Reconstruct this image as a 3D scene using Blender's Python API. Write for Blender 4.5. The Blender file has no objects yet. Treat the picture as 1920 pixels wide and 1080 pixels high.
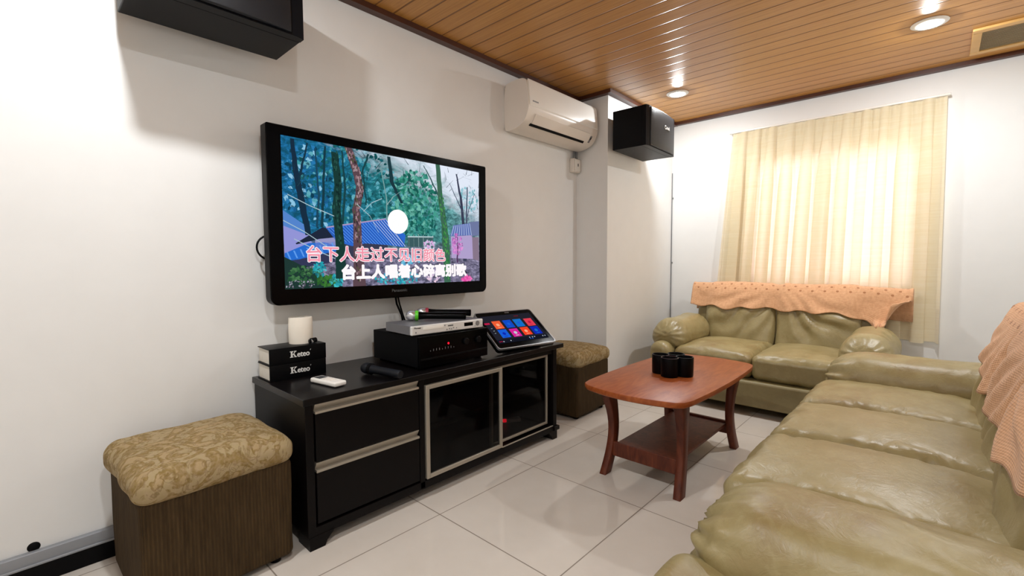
import bpy, bmesh, math, random
from mathutils import Vector, Matrix, noise
from mathutils.bvhtree import BVHTree

random.seed(7)
PI = math.pi
SC = bpy.context.scene
COL = SC.collection

# ------------------------------------------------------------------ camera, world, exposure
cam_d = bpy.data.cameras.new('camera')
cam_d.sensor_width = 36.0
cam_d.lens = 868.0 / 1920.0 * 36.0
cam_d.clip_start = 0.02
cam = bpy.data.objects.new('camera', cam_d)
COL.objects.link(cam)
cam.matrix_world = Matrix(((0.73591662, -0.03505551, 0.67616406, 0.0),
                           (0.67706033, 0.04400892, -0.73461046, 0.0),
                           (-0.00400511, 0.99841591, 0.05612159, 1.04),
                           (0, 0, 0, 1)))
SC.camera = cam
SC.view_settings.view_transform = 'Standard'
SC.view_settings.look = 'None'
SC.view_settings.gamma = 1.0
SC.view_settings.use_curve_mapping = False
SC.view_settings.exposure = 0.0
SC.cycles.max_bounces = 10
SC.cycles.diffuse_bounces = 6
SC.cycles.sample_clamp_indirect = 6.0
SC.cycles.use_denoising = True
SC.cycles.caustics_reflective = False
SC.cycles.caustics_refractive = False

world = bpy.data.worlds.new('daylight')
SC.world = world
world.use_nodes = True
world.node_tree.nodes['Background'].inputs[0].default_value = (1.0, 0.83, 0.82, 1)
world.node_tree.nodes['Background'].inputs[1].default_value = 3.8

BULB_STRENGTH = 1220.0
BULB_COLOR = (0.965, 0.985, 1.0)
LAMPS = [(-1.50, 3.49), (-0.08, 3.40), (-1.41, 0.24), (-0.05, 0.20)]

# room dimensions (metres)
WX = -2.14      # left wall face
BY = 4.24       # back wall face
RX = 0.60       # right wall face
FY = -1.10      # wall behind the camera
ZC = 2.311      # ceiling


# ------------------------------------------------------------------ materials
def lin(c):
    c = c / 255.0
    return c / 12.92 if c <= 0.04045 else ((c + 0.055) / 1.055) ** 2.4


def rgb(r, g, b):
    return (lin(r), lin(g), lin(b), 1.0)


class NT:
    """small node-tree helper"""
    def __init__(self, name):
        self.m = bpy.data.materials.new(name)
        self.m.use_nodes = True
        self.t = self.m.node_tree
        self.b = self.t.nodes['Principled BSDF']
        self.o = self.t.nodes['Material Output']

    def n(self, kind, **kw):
        x = self.t.nodes.new(kind)
        for k, v in kw.items():
            setattr(x, k, v)
        return x

    def l(self, a, b):
        self.t.links.new(a, b)

    def coords(self, kind='Object', scale=(1, 1, 1), loc=(0, 0, 0)):
        tc = self.n('ShaderNodeTexCoord')
        mp = self.n('ShaderNodeMapping')
        mp.inputs['Scale'].default_value = scale
        mp.inputs['Location'].default_value = loc
        self.l(tc.outputs[kind], mp.inputs['Vector'])
        return mp.outputs['Vector']

    def noise(self, vec, scale, detail=4, rough=0.55, dist=0.0):
        x = self.n('ShaderNodeTexNoise')
        x.inputs['Scale'].default_value = scale
        x.inputs['Detail'].default_value = detail
        x.inputs['Roughness'].default_value = rough
        x.inputs['Distortion'].default_value = dist
        self.l(vec, x.inputs['Vector'])
        return x.outputs['Fac']

    def ramp(self, fac, stops):
        r = self.n('ShaderNodeValToRGB')
        el = r.color_ramp.elements
        el[0].position, el[0].color = stops[0]
        el[1].position, el[1].color = stops[-1]
        for p, c in stops[1:-1]:
            e = el.new(p)
            e.color = c
        self.l(fac, r.inputs['Fac'])
        return r.outputs['Color']

    def math(self, op, a, b=None, c=None):
        x = self.n('ShaderNodeMath', operation=op)
        for i, v in enumerate((a, b, c)):
            if v is None:
                continue
            if isinstance(v, (int, float)):
                x.inputs[i].default_value = v
            else:
                self.l(v, x.inputs[i])
        return x.outputs[0]

    def bump(self, h, strength, dist=0.002):
        x = self.n('ShaderNodeBump')
        x.inputs['Strength'].default_value = strength
        x.inputs['Distance'].default_value = dist
        self.l(h, x.inputs['Height'])
        self.l(x.outputs['Normal'], self.b.inputs['Normal'])

    def mix(self, fac, a, b):
        x = self.n('ShaderNodeMix', data_type='RGBA')
        for i, v in ((0, fac), (6, a), (7, b)):
            if isinstance(v, (int, float, tuple)):
                x.inputs[i].default_value = v
            else:
                self.l(v, x.inputs[i])
        return x.outputs[2]

    def sep(self, vec):
        x = self.n('ShaderNodeSeparateXYZ')
        self.l(vec, x.inputs[0])
        return x.outputs


def plain(name, col, rough=0.5, metal=0.0, spec=0.5, var=0.06, bump=0.0, bscale=200, coat=0.0):
    t = NT(name)
    v = t.coords()
    f = t.noise(v, 9.0)
    k = 1.0 - var
    dark = (col[0] * k, col[1] * k, col[2] * k, 1)
    t.l(t.ramp(f, [(0.3, dark), (0.7, col)]), t.b.inputs['Base Color'])
    t.b.inputs['Roughness'].default_value = rough
    t.b.inputs['Metallic'].default_value = metal
    t.b.inputs['Specular IOR Level'].default_value = spec
    t.b.inputs['Coat Weight'].default_value = coat
    if bump:
        t.bump(t.noise(v, bscale, 2), bump, 0.001)
    return t.m


def emit(name, col, strength=1.0):
    t = NT(name)
    t.b.inputs['Base Color'].default_value = (0, 0, 0, 1)
    t.b.inputs['Roughness'].default_value = 0.6
    t.b.inputs['Specular IOR Level'].default_value = 0.0
    t.b.inputs['Emission Color'].default_value = col
    t.b.inputs['Emission Strength'].default_value = strength
    return t.m


M = {}
M['wall'] = plain('wall_paint', (0.80, 0.80, 0.785, 1), 0.55, var=0.025, bump=0.05, bscale=60)
M['wall_b'] = plain('wall_paint_back', (0.80, 0.805, 0.79, 1), 0.55, var=0.02, bump=0.05, bscale=60)

# ceiling: tongue and groove panels running along x, 105 mm wide
t = NT('wood_ceiling')
v = t.coords('Object')
s = t.sep(v)
ph = t.math('FRACT', t.math('DIVIDE', t.math('SUBTRACT', s[1], 1.285), 0.105))
edge = t.math('MINIMUM', ph, t.math('SUBTRACT', 1.0, ph))
groove = t.math('LESS_THAN', edge, 0.055)
soft = t.n('ShaderNodeMapRange'); soft.interpolation_type = 'SMOOTHSTEP'
soft.inputs['From Min'].default_value = 0.0; soft.inputs['From Max'].default_value = 0.07
t.l(edge, soft.inputs['Value'])
pid = t.math('FLOOR', t.math('DIVIDE', t.math('SUBTRACT', s[1], 1.285), 0.105))
wv = t.n('ShaderNodeCombineXYZ')
t.l(t.math('ADD', t.math('MULTIPLY', s[0], 0.9), t.math('MULTIPLY', pid, 3.7)), wv.inputs[0])
t.l(t.math('MULTIPLY', s[1], 40.0), wv.inputs[1])
g1 = t.noise(wv.outputs[0], 3.0, 5, 0.6, 0.6)
woodc = t.ramp(g1, [(0.25, rgb(174, 120, 56)), (0.55, rgb(194, 140, 72)), (0.8, rgb(206, 156, 88))])
t.l(t.mix(soft.outputs[0], rgb(120, 76, 32), woodc), t.b.inputs['Base Color'])
t.b.inputs['Roughness'].default_value = 0.34
t.b.inputs['Specular IOR Level'].default_value = 0.4
t.bump(soft.outputs[0], 0.6, 0.004)
M['ceiling'] = t.m

M['darkwood_trim'] = plain('dark_wood_trim', rgb(78, 40, 24), 0.4, var=0.3)

# floor: 600 mm polished porcelain
t = NT('porcelain_tile')
v = t.coords('Object')
s = t.sep(v)
def grid_edge(t, comp, off, per, half):
    f = t.math('FRACT', t.math('DIVIDE', t.math('SUBTRACT', comp, off), per))
    e = t.math('MINIMUM', f, t.math('SUBTRACT', 1.0, f))
    return t.math('LESS_THAN', e, half / per)
gx = grid_edge(t, s[0], -1.480, 0.594, 0.0022)
gy = grid_edge(t, s[1], 1.162, 0.603, 0.0022)
gr = t.math('MAXIMUM', gx, gy)
n1 = t.noise(v, 3.0, 5)
tile = t.ramp(n1, [(0.3, rgb(203, 194, 183)), (0.7, rgb(213, 205, 195))])
t.l(t.mix(gr, tile, rgb(135, 124, 112)), t.b.inputs['Base Color'])
rr = t.math('ADD', t.math('MULTIPLY', gr, 0.5), 0.09)
t.l(rr, t.b.inputs['Roughness'])
t.b.inputs['Specular IOR Level'].default_value = 0.5
M['floor'] = t.m

# leather
def leather(name, base, worn, dark, rough=0.36, wear=0.5):
    t = NT(name)
    v = t.coords('Object')
    a = t.noise(v, 5.0, 6, 0.62, 0.4)
    b = t.noise(v, 28.0, 5, 0.7, 0.6)
    c = t.ramp(a, [(0.28, dark), (0.52, base), (0.78, worn)])
    c2 = t.mix(t.math('MULTIPLY', t.ramp(b, [(0.5, (0, 0, 0, 1)), (0.72, (1, 1, 1, 1))]), wear), c, worn)
    t.l(c2, t.b.inputs['Base Color'])
    r = t.math('ADD', t.math('MULTIPLY', a, 0.22), rough - 0.11)
    t.l(r, t.b.inputs['Roughness'])
    t.b.inputs['Specular IOR Level'].default_value = 0.5
    vo = t.n('ShaderNodeTexVoronoi'); vo.feature = 'DISTANCE_TO_EDGE'
    vo.inputs['Scale'].default_value = 240.0
    t.l(v, vo.inputs['Vector'])
    cr = t.noise(v, 16.0, 6, 0.6, 1.6)
    cr = t.math('ABSOLUTE', t.math('SUBTRACT', cr, 0.5))
    cr = t.math('MINIMUM', t.math('MULTIPLY', cr, 6.0), 1.0)
    h = t.math('ADD', t.math('MULTIPLY', t.math('MINIMUM', vo.outputs['Distance'], 0.25), 0.35), cr)
    t.bump(h, 0.17, 0.003)
    return t.m


M['leather'] = leather('khaki_leather', rgb(150, 136, 95), rgb(164, 151, 111), rgb(134, 118, 76), 0.34)
M['leather_worn'] = leather('khaki_leather_worn', rgb(148, 133, 90), rgb(165, 152, 112), rgb(127, 105, 64), 0.41, 0.45)
M['leather_base'] = leather('khaki_leather_base', rgb(132, 120, 82), rgb(142, 130, 92), rgb(122, 108, 70), 0.45, 0.3)

# knit throw (uv: x = metres along, y = metres down from the ridge)
t = NT('salmon_knit')
uvn = t.n('ShaderNodeTexCoord')
s = t.sep(uvn.outputs['UV'])
k1 = t.math('SINE', t.math('MULTIPLY', s[1], 900.0))
k2 = t.math('SINE', t.math('MULTIPLY', s[0], 700.0))
row = t.math('FLOOR', t.math('DIVIDE', s[1], 0.045))
uu = t.math('ADD', s[0], t.math('MULTIPLY', row, 0.0385))
fx = t.math('SUBTRACT', t.math('FRACT', t.math('DIVIDE', uu, 0.077)), 0.5)
fy = t.math('SUBTRACT', t.math('FRACT', t.math('DIVIDE', s[1], 0.045)), 0.5)
dd = t.math('SQRT', t.math('ADD', t.math('POWER', t.math('MULTIPLY', fx, 0.077), 2.0),
                           t.math('POWER', t.math('MULTIPLY', fy, 0.045), 2.0)))
hole = t.math('LESS_THAN', dd, 0.0085)
band = t.math('MULTIPLY', t.math('GREATER_THAN', s[1], -0.09), t.math('LESS_THAN', s[1], 0.09))
hole = t.math('MULTIPLY', hole, band)
nz = t.noise(uvn.outputs['UV'], 60.0, 3)
c = t.ramp(nz, [(0.3, rgb(206, 156, 116)), (0.7, rgb(222, 174, 134))])
t.l(t.mix(hole, c, rgb(170, 118, 82)), t.b.inputs['Base Color'])
t.b.inputs['Roughness'].default_value = 0.95
t.b.inputs['Specular IOR Level'].default_value = 0.1
t.b.inputs['Sheen Weight'].default_value = 0.25
hh = t.math('SUBTRACT', t.math('ADD', t.math('MULTIPLY', k1, 0.25), t.math('MULTIPLY', k2, 0.15)), t.math('MULTIPLY', hole, 1.5))
t.bump(hh, 0.6, 0.003)
M['throw'] = t.m

# curtain
t = NT('cream_curtain')
v = t.coords('Object')
s = t.sep(v)
wv = t.n('ShaderNodeCombineXYZ')
t.l(t.math('MULTIPLY', s[0], 4.0), wv.inputs[0])
t.l(t.math('MULTIPLY', s[2], 90.0), wv.inputs[2])
wn = t.noise(wv.outputs[0], 1.0, 4, 0.7)
cc = t.ramp(wn, [(0.3, rgb(236, 222, 180)), (0.55, rgb(244, 234, 200)), (0.8, rgb(250, 244, 220))])
t.l(cc, t.b.inputs['Base Color'])
t.b.inputs['Roughness'].default_value = 0.9
t.b.inputs['Specular IOR Level'].default_value = 0.1
t.bump(wn, 0.3, 0.002)
tr = t.n('ShaderNodeBsdfTranslucent')
tr.inputs['Color'].default_value = (0.95, 0.87, 0.80, 1)
mx = t.n('ShaderNodeMixShader')
mx.inputs[0].default_value = 0.42
t.l(t.b.outputs[0], mx.inputs[1]); t.l(tr.outputs[0], mx.inputs[2])
t.l(mx.outputs[0], t.o.inputs['Surface'])
M['curtain'] = t.m

# window glass
t = NT('window_glass')
t.b.inputs['Base Color'].default_value = (0.02, 0.02, 0.02, 1)
t.b.inputs['Roughness'].default_value = 0.02
tp = t.n('ShaderNodeBsdfTransparent'); tp.inputs[0].default_value = (0.96, 0.97, 0.97, 1)
mx = t.n('ShaderNodeMixShader'); mx.inputs[0].default_value = 0.93
t.l(t.b.outputs[0], mx.inputs[1]); t.l(tp.outputs[0], mx.inputs[2])
t.l(mx.outputs[0], t.o.inputs['Surface'])
M['win_glass'] = t.m

# smoked cabinet glass: reflective, partly see-through
t = NT('smoked_glass')
t.b.inputs['Base Color'].default_value = rgb(9, 9, 10)
t.b.inputs['Roughness'].default_value = 0.03
t.b.inputs['Specular IOR Level'].default_value = 0.45
tp = t.n('ShaderNodeBsdfTransparent'); tp.inputs[0].default_value = (0.62, 0.60, 0.60, 1)
mx = t.n('ShaderNodeMixShader'); mx.inputs[0].default_value = 0.72
t.l(t.b.outputs[0], mx.inputs[1]); t.l(tp.outputs[0], mx.inputs[2])
t.l(mx.outputs[0], t.o.inputs['Surface'])
M['smoked'] = t.m

M['wenge'] = plain('wenge_laminate', rgb(11, 7, 7), 0.4, var=0.35, spec=0.14)
M['wenge_top'] = plain('wenge_top', rgb(14, 11, 12), 0.3, var=0.3, spec=0.26)
M['alu'] = plain('brushed_aluminium', rgb(176, 168, 154), 0.38, metal=0.55, var=0.05)
M['alu_dark'] = plain('aluminium_groove', rgb(96, 90, 82), 0.45, metal=0.5)
M['black'] = plain('black_plastic', rgb(5, 5, 7), 0.4, spec=0.12)
M['black_gloss'] = plain('black_gloss', rgb(4, 4, 5), 0.14, spec=0.07)
M['black_matte'] = plain('black_matte', rgb(7, 7, 9), 0.62, spec=0.12, bump=0.2, bscale=400)
M['speaker'] = plain('speaker_vinyl', rgb(8, 9, 13), 0.42, spec=0.14, bump=0.15, bscale=500)
M['grille'] = plain('speaker_grille', rgb(13, 14, 18), 0.38, spec=0.4, bump=0.5, bscale=900)
M['grey_metal'] = plain('grey_metal', rgb(150, 150, 152), 0.4, metal=0.6)
M['steel'] = plain('bright_steel', rgb(214, 216, 218), 0.28, metal=0.85)
M['silver_face'] = plain('silver_faceplate', rgb(226, 226, 224), 0.35, metal=0.25)
M['silver_lid'] = plain('silver_lid', rgb(140, 140, 144), 0.42, metal=0.6)
M['white_plastic'] = plain('white_plastic', rgb(236, 233, 226), 0.28, var=0.02, spec=0.5)
M['ac_white'] = plain('warm_white_plastic', rgb(228, 220, 210), 0.30, var=0.02, spec=0.5)
M['white_matte'] = plain('white_matte', rgb(236, 232, 222), 0.8, var=0.04)
M['tissue'] = plain('tissue_paper', rgb(238, 230, 216), 0.95, var=0.05, bump=0.2, bscale=120)
M['paper'] = plain('paper_block', rgb(222, 218, 208), 0.9, var=0.1)
M['print_white'] = plain('print_white', rgb(225, 225, 222), 0.6)
M['print_grey'] = plain('print_grey', rgb(120, 122, 124), 0.5)
M['print_dim'] = plain('print_dim', rgb(70, 72, 74), 0.5)
M['green'] = plain('green_rubber', rgb(88, 205, 30), 0.45)
M['red'] = plain('red_rubber', rgb(158, 34, 58), 0.45)
M['maroon'] = plain('maroon_rim', rgb(58, 26, 34), 0.35)
M['dark_navy'] = plain('dark_navy', rgb(12, 15, 22), 0.5, spec=0.3)
M['trunking'] = plain('grey_trunking', rgb(150, 153, 158), 0.5, metal=0.2)
M['vent_frame'] = plain('vent_frame', rgb(214, 170, 102), 0.45, var=0.1)
M['vent_grille'] = plain('vent_grille', rgb(150, 134, 102), 0.6, var=0.1)
M['win_frame'] = plain('window_frame', rgb(220, 222, 224), 0.4)
M['led_red'] = emit('led_red', rgb(235, 20, 40), 2.5)
M['bulb'] = emit('bulb_glow', BULB_COLOR + (1,), BULB_STRENGTH)

# cherry wood table
def wood(name, a, b, c, rough, sc=(1, 6, 6)):
    t = NT(name)
    v = t.coords('Object', sc)
    n1 = t.noise(v, 5.0, 6, 0.6, 1.2)
    n2 = t.noise(v, 40.0, 3, 0.6)
    col = t.ramp(n1, [(0.3, a), (0.5, b), (0.72, c)])
    t.l(col, t.b.inputs['Base Color'])
    t.b.inputs['Roughness'].default_value = rough
    t.b.inputs['Specular IOR Level'].default_value = 0.35
    t.bump(n2, 0.06, 0.001)
    return t.m


M['cherry'] = wood('cherry_top', rgb(132, 62, 26), rgb(150, 76, 34), rgb(166, 92, 46), 0.4, (6, 1.2, 6))
M['cherry_dark'] = wood('cherry_frame', rgb(72, 30, 18), rgb(92, 42, 24), rgb(110, 54, 32), 0.45, (6, 6, 1.2))

# ottoman fabrics
t = NT('damask_fabric')
v = t.coords('Object')
big = t.noise(v, 9.0, 3, 0.5, 2.6)
leaf = t.noise(v, 15.0, 2, 0.5, 3.4)
c1 = t.ramp(big, [(0.44, rgb(156, 138, 102)), (0.49, rgb(126, 104, 60)), (0.56, rgb(134, 112, 68)), (0.60, rgb(158, 136, 98))])
c2 = t.mix(t.ramp(leaf, [(0.55, (0, 0, 0, 1)), (0.59, (0.65, 0.65, 0.65, 1)), (0.66, (0, 0, 0, 1))]), c1, rgb(106, 84, 46))
c3 = t.mix(t.ramp(t.noise(v, 90.0, 2), [(0.4, (0, 0, 0, 1)), (0.7, (0.35, 0.35, 0.35, 1))]), c2, rgb(168, 146, 122))
t.l(c3, t.b.inputs['Base Color'])
t.b.inputs['Roughness'].default_value = 0.85
t.b.inputs['Specular IOR Level'].default_value = 0.2
t.bump(t.noise(v, 500.0, 2), 0.3, 0.001)
M['damask'] = t.m

t = NT('brown_corduroy')
v = t.coords('Object')
s = t.sep(v)
ribs = t.math('SINE', t.math('MULTIPLY', t.math('ADD', s[0], s[1]), 620.0))
nz = t.noise(t.coords('Object', (30, 30, 4)), 2.0, 5, 0.7)
c = t.ramp(nz, [(0.3, rgb(54, 41, 24)), (0.7, rgb(80, 63, 40))])
c = t.mix(t.math('MULTIPLY', t.math('ADD', ribs, 1.0), 0.22), c, rgb(40, 30, 18))
t.l(c, t.b.inputs['Base Color'])
t.b.inputs['Roughness'].default_value = 0.9
t.b.inputs['Specular IOR Level'].default_value = 0.15
t.bump(ribs, 0.5, 0.002)
M['corduroy'] = t.m


# ------------------------------------------------------------------ mesh helpers
def axis_list(h, r, cs, fs):
    out = []
    for i in range(cs):
        th = PI / 4 * (1 - i / cs)
        out.append(-(h - r) - r * math.tan(th))
    fl = h - r
    for i in range(fs + 1):
        out.append(-fl + 2 * fl * i / fs)
    for i in range(1, cs + 1):
        out.append(fl + r * math.tan(PI / 4 * i / cs))
    return out


def rbox(bm, c, s, r=0.004, cs=2, d=None, f=None, rot=None, mat=0):
    """rounded box; f(p, n) deforms each point in box space, rot is a 3x3 matrix"""
    h = [x / 2 for x in s]
    r = min(r, min(h) * 0.98)
    fs = [1 if d is None else max(1, int(math.ceil(2 * (x - r) / d))) for x in h]
    A = [axis_list(h[i], r, cs, fs[i]) for i in range(3)]
    N = [len(a) - 1 for a in A]
    c = Vector(c)
    vs = {}

    def vert(i, j, k):
        key = (i, j, k)
        if key not in vs:
            q = Vector((A[0][i], A[1][j], A[2][k]))
            inner = Vector([max(-(h[x] - r), min(h[x] - r, q[x])) for x in range(3)])
            dlt = q - inner
            n = dlt.normalized() if dlt.length > 1e-9 else Vector((0, 0, 1))
            p = inner + n * r
            if f:
                p = f(p, n)
            if rot is not None:
                p = rot @ p
            vs[key] = bm.verts.new(c + p)
        return vs[key]

    def quad(a, b, cc, dd):
        fc = bm.faces.new((a, b, cc, dd))
        fc.material_index = mat
        fc.smooth = True

    for j in range(N[1]):
        for k in range(N[2]):
            quad(vert(0, j, k), vert(0, j, k + 1), vert(0, j + 1, k + 1), vert(0, j + 1, k))
            i = N[0]
            quad(vert(i, j, k), vert(i, j + 1, k), vert(i, j + 1, k + 1), vert(i, j, k + 1))
    for i in range(N[0]):
        for k in range(N[2]):
            quad(vert(i, 0, k), vert(i + 1, 0, k), vert(i + 1, 0, k + 1), vert(i, 0, k + 1))
            j = N[1]
            quad(vert(i, j, k), vert(i, j, k + 1), vert(i + 1, j, k + 1), vert(i + 1, j, k))
    for i in range(N[0]):
        for j in range(N[1]):
            quad(vert(i, j, 0), vert(i, j + 1, 0), vert(i + 1, j + 1, 0), vert(i + 1, j, 0))
            k = N[2]
            quad(vert(i, j, k), vert(i + 1, j, k), vert(i + 1, j + 1, k), vert(i, j + 1, k))


def bx(bm, x0, x1, y0, y1, z0, z1, r=0.003, mat=0, cs=2):
    rbox(bm, ((x0 + x1) / 2, (y0 + y1) / 2, (z0 + z1) / 2), (x1 - x0, y1 - y0, z1 - z0), r, cs, mat=mat)


def hardbox(bm, x0, x1, y0, y1, z0, z1, mat=0):
    v = [bm.verts.new((x, y, z)) for z in (z0, z1) for y in (y0, y1) for x in (x0, x1)]
    for q in ((0, 2, 3, 1), (4, 5, 7, 6), (0, 1, 5, 4), (2, 6, 7, 3), (0, 4, 6, 2), (1, 3, 7, 5)):
        f = bm.faces.new([v[i] for i in q])
        f.material_index = mat


def tube(bm, pts, r, seg=8, mat=0, caps=True, closed=False):
    pts = [Vector(p) for p in pts]
    n = len(pts)
    rad = r if isinstance(r, (list, tuple)) else [r] * n
    rings = []
    prev = None
    for i, p in enumerate(pts):
        if closed:
            tg = pts[(i + 1) % n] - pts[i - 1]
        else:
            tg = pts[min(i + 1, n - 1)] - pts[max(i - 1, 0)]
        tg.normalize()
        if prev is None:
            ref = Vector((0, 0, 1)) if abs(tg.z) < 0.9 else Vector((1, 0, 0))
            a = tg.cross(ref).normalized()
        else:
            a = (prev - tg * prev.dot(tg)).normalized()
        prev = a
        b = tg.cross(a)
        rings.append([bm.verts.new(p + (a * math.cos(2 * PI * k / seg) + b * math.sin(2 * PI * k / seg)) * rad[i]) for k in range(seg)])
    m = n if closed else n - 1
    for i in range(m):
        A, B = rings[i], rings[(i + 1) % n]
        for k in range(seg):
            f = bm.faces.new((A[k], A[(k + 1) % seg], B[(k + 1) % seg], B[k]))
            f.smooth = True
            f.material_index = mat
    if caps and not closed:
        f = bm.faces.new(rings[0][::-1]); f.material_index = mat
        f = bm.faces.new(rings[-1]); f.material_index = mat


def lathe(bm, prof, mtx, seg=24, mat=0, smooth=True):
    """prof = [(radius, height)], revolved about local z, placed with mtx"""
    rings = []
    for r, z in prof:
        if r < 1e-6:
            rings.append([bm.verts.new(mtx @ Vector((0, 0, z)))])
        else:
            rings.append([bm.verts.new(mtx @ Vector((r * math.cos(2 * PI * k / seg), r * math.sin(2 * PI * k / seg), z))) for k in range(seg)])
    for A, B in zip(rings, rings[1:]):
        for k in range(seg):
            k2 = (k + 1) % seg
            if len(A) == 1 and len(B) == 1:
                continue
            if len(A) == 1:
                f = bm.faces.new((A[0], B[k2], B[k]))
            elif len(B) == 1:
                f = bm.faces.new((A[k], A[k2], B[0]))
            else:
                f = bm.faces.new((A[k], A[k2], B[k2], B[k]))
            f.smooth = smooth
            f.material_index = mat


def prism(bm, pts, axis_from, axis_to, fn, mat=0, smooth=False):
    """extrude a closed 2-D outline; fn(a, b, t) -> 3-D point"""
    A = [bm.verts.new(fn(p[0], p[1], axis_from)) for p in pts]
    B = [bm.verts.new(fn(p[0], p[1], axis_to)) for p in pts]
    n = len(pts)
    for i in range(n):
        f = bm.faces.new((A[i], A[(i + 1) % n], B[(i + 1) % n], B[i]))
        f.smooth = smooth
        f.material_index = mat
    for ring in (A[::-1], B):
        f = bm.faces.new(ring)
        f.material_index = mat
    return A, B


def basis(p0, p1):
    """matrix whose local z runs from p0 towards p1, origin p0"""
    p0, p1 = Vector(p0), Vector(p1)
    z = (p1 - p0).normalized()
    ref = Vector((0, 0, 1)) if abs(z.z) < 0.95 else Vector((1, 0, 0))
    x = ref.cross(z).normalized()
    y = z.cross(x)
    m = Matrix((x, y, z)).transposed().to_4x4()
    m.translation = p0
    return m


def obj(name, bm, mats, parent=None, label=None, sharp=40, wn=False):
    bmesh.ops.recalc_face_normals(bm, faces=bm.faces[:])
    me = bpy.data.meshes.new(name)
    bm.to_mesh(me)
    bm.free()
    if not isinstance(mats, (list, tuple)):
        mats = [mats]
    for m in mats:
        me.materials.append(M[m] if isinstance(m, str) else m)
    if sharp:
        me.set_sharp_from_angle(angle=math.radians(sharp))
    o = bpy.data.objects.new(name, me)
    COL.objects.link(o)
    if parent is not None:
        o.parent = parent
    if label:
        o['label'] = label
    if wn:
        o.modifiers.new('weighted', 'WEIGHTED_NORMAL').keep_sharp = True
    return o


def NB():
    return bmesh.new()


def tag(o, label, cat, group=None):
    o['label'] = label
    o['category'] = cat
    if group:
        o['group'] = group
    return o


def thing(name, label, cat, loc=(0, 0, 0), rotz=0.0, group=None):
    o = bpy.data.objects.new(name, None)
    o.empty_display_size = 0.05
    COL.objects.link(o)
    o.location = loc
    o.rotation_euler = (0, 0, rotz)
    return tag(o, label, cat, group)


def struct(name, bm, mats, label=None, **kw):
    o = obj(name, bm, mats, label=label, **kw)
    o['kind'] = 'structure'
    return o


def dup_tree(root, loc, label):
    r = root.copy(); COL.objects.link(r)
    r.location = loc
    r['label'] = label
    for ch in list(root.children):
        c = ch.copy(); COL.objects.link(c); c.parent = r
        for g in list(ch.children):
            d = g.copy(); COL.objects.link(d); d.parent = c
    return r


def text_mesh(bm, body, size, fn, mat=0, bold=0.0, shear=0.0, width=None):
    """flat lettering: fn(x, y) -> 3-D point, x to the right from 0; width rescales the line to that length"""
    cu = bpy.data.curves.new('lettering', 'FONT')
    cu.body = body
    cu.size = size
    cu.offset = bold
    cu.shear = shear
    cu.resolution_u = 3
    o = bpy.data.objects.new('lettering', cu)
    COL.objects.link(o)
    bpy.context.view_layer.update()
    dg = bpy.context.evaluated_depsgraph_get()
    me = o.evaluated_get(dg).to_mesh()
    xs = [v.co.x for v in me.vertices]
    x0, x1 = (min(xs), max(xs)) if xs else (0, 1)
    k = (width / (x1 - x0)) if width else 1.0
    vs = [bm.verts.new(fn((v.co.x - x0) * k, v.co.y)) for v in me.vertices]
    for p in me.polygons:
        try:
            f = bm.faces.new([vs[i] for i in p.vertices])
            f.material_index = mat
        except ValueError:
            pass
    o.evaluated_get(dg).to_mesh_clear()
    bpy.data.objects.remove(o)
    bpy.data.curves.remove(cu)


def nz(x, y, z):
    return noise.noise(Vector((x, y, z)))


def ridge(x, y, z):
    return 1.0 - 2.0 * abs(noise.noise(Vector((x, y, z))))


def sstep(a, b, x):
    if a == b:
        return 0.0
    x = max(0.0, min(1.0, (x - a) / (b - a)))
    return x * x * (3 - 2 * x)


# ------------------------------------------------------------------ room shell
bm = NB(); hardbox(bm, WX - 0.15, RX + 0.15, FY - 0.15, BY + 0.15, -0.1, 0.0); struct('floor', bm, 'floor', 'glossy cream porcelain tile floor')
bm = NB(); hardbox(bm, WX - 0.15, RX + 0.15, FY - 0.15, BY + 0.15, ZC, ZC + 0.1); struct('ceiling', bm, 'ceiling', 'orange brown wood panel ceiling')
bm = NB(); hardbox(bm, WX - 0.15, WX, FY - 0.15, BY + 0.15, 0, ZC); struct('wall_left', bm, 'wall')
PX, PY = -1.86, 3.09
bm = NB(); hardbox(bm, WX, PX, PY, BY, 0, ZC); struct('wall_column', bm, 'wall', 'boxed out white wall section beside the window wall')
bm = NB(); hardbox(bm, RX, RX + 0.15, FY - 0.15, BY + 0.15, 0, ZC); struct('wall_right', bm, 'wall')
bm = NB(); hardbox(bm, WX, RX, FY - 0.15, FY, 0, ZC); struct('wall_front', bm, 'wall')
# back wall with the window opening
OX0, OX1, OZ0, OZ1 = -1.17, -0.13, 0.86, 1.84
bm = NB()
hardbox(bm, WX, OX0, BY, BY + 0.15, 0, ZC)
hardbox(bm, OX1, RX, BY, BY + 0.15, 0, ZC)
hardbox(bm, OX0, OX1, BY, BY + 0.15, 0, OZ0)
hardbox(bm, OX0, OX1, BY, BY + 0.15, OZ1, ZC)
struct('wall_back', bm, 'wall_b')

# window
bm = NB()
for a, b, c, d in ((OX0, OX0 + 0.04, OZ0, OZ1), (OX1 - 0.04, OX1, OZ0, OZ1), (OX0, OX1, OZ0, OZ0 + 0.04), (OX0, OX1, OZ1 - 0.04, OZ1),
                   (-0.67, -0.63, OZ0, OZ1), (OX0, OX1, 1.20, 1.215)):
    bx(bm, a, b, BY + 0.06, BY + 0.10, c, d, 0.003)
win = struct('window_1', bm, 'win_frame', 'sliding window behind the closed curtain')
bm = NB(); hardbox(bm, OX0 + 0.02, OX1 - 0.02, BY + 0.078, BY + 0.083, OZ0 + 0.02, OZ1 - 0.02); obj('pane', bm, 'win_glass', win)

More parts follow.
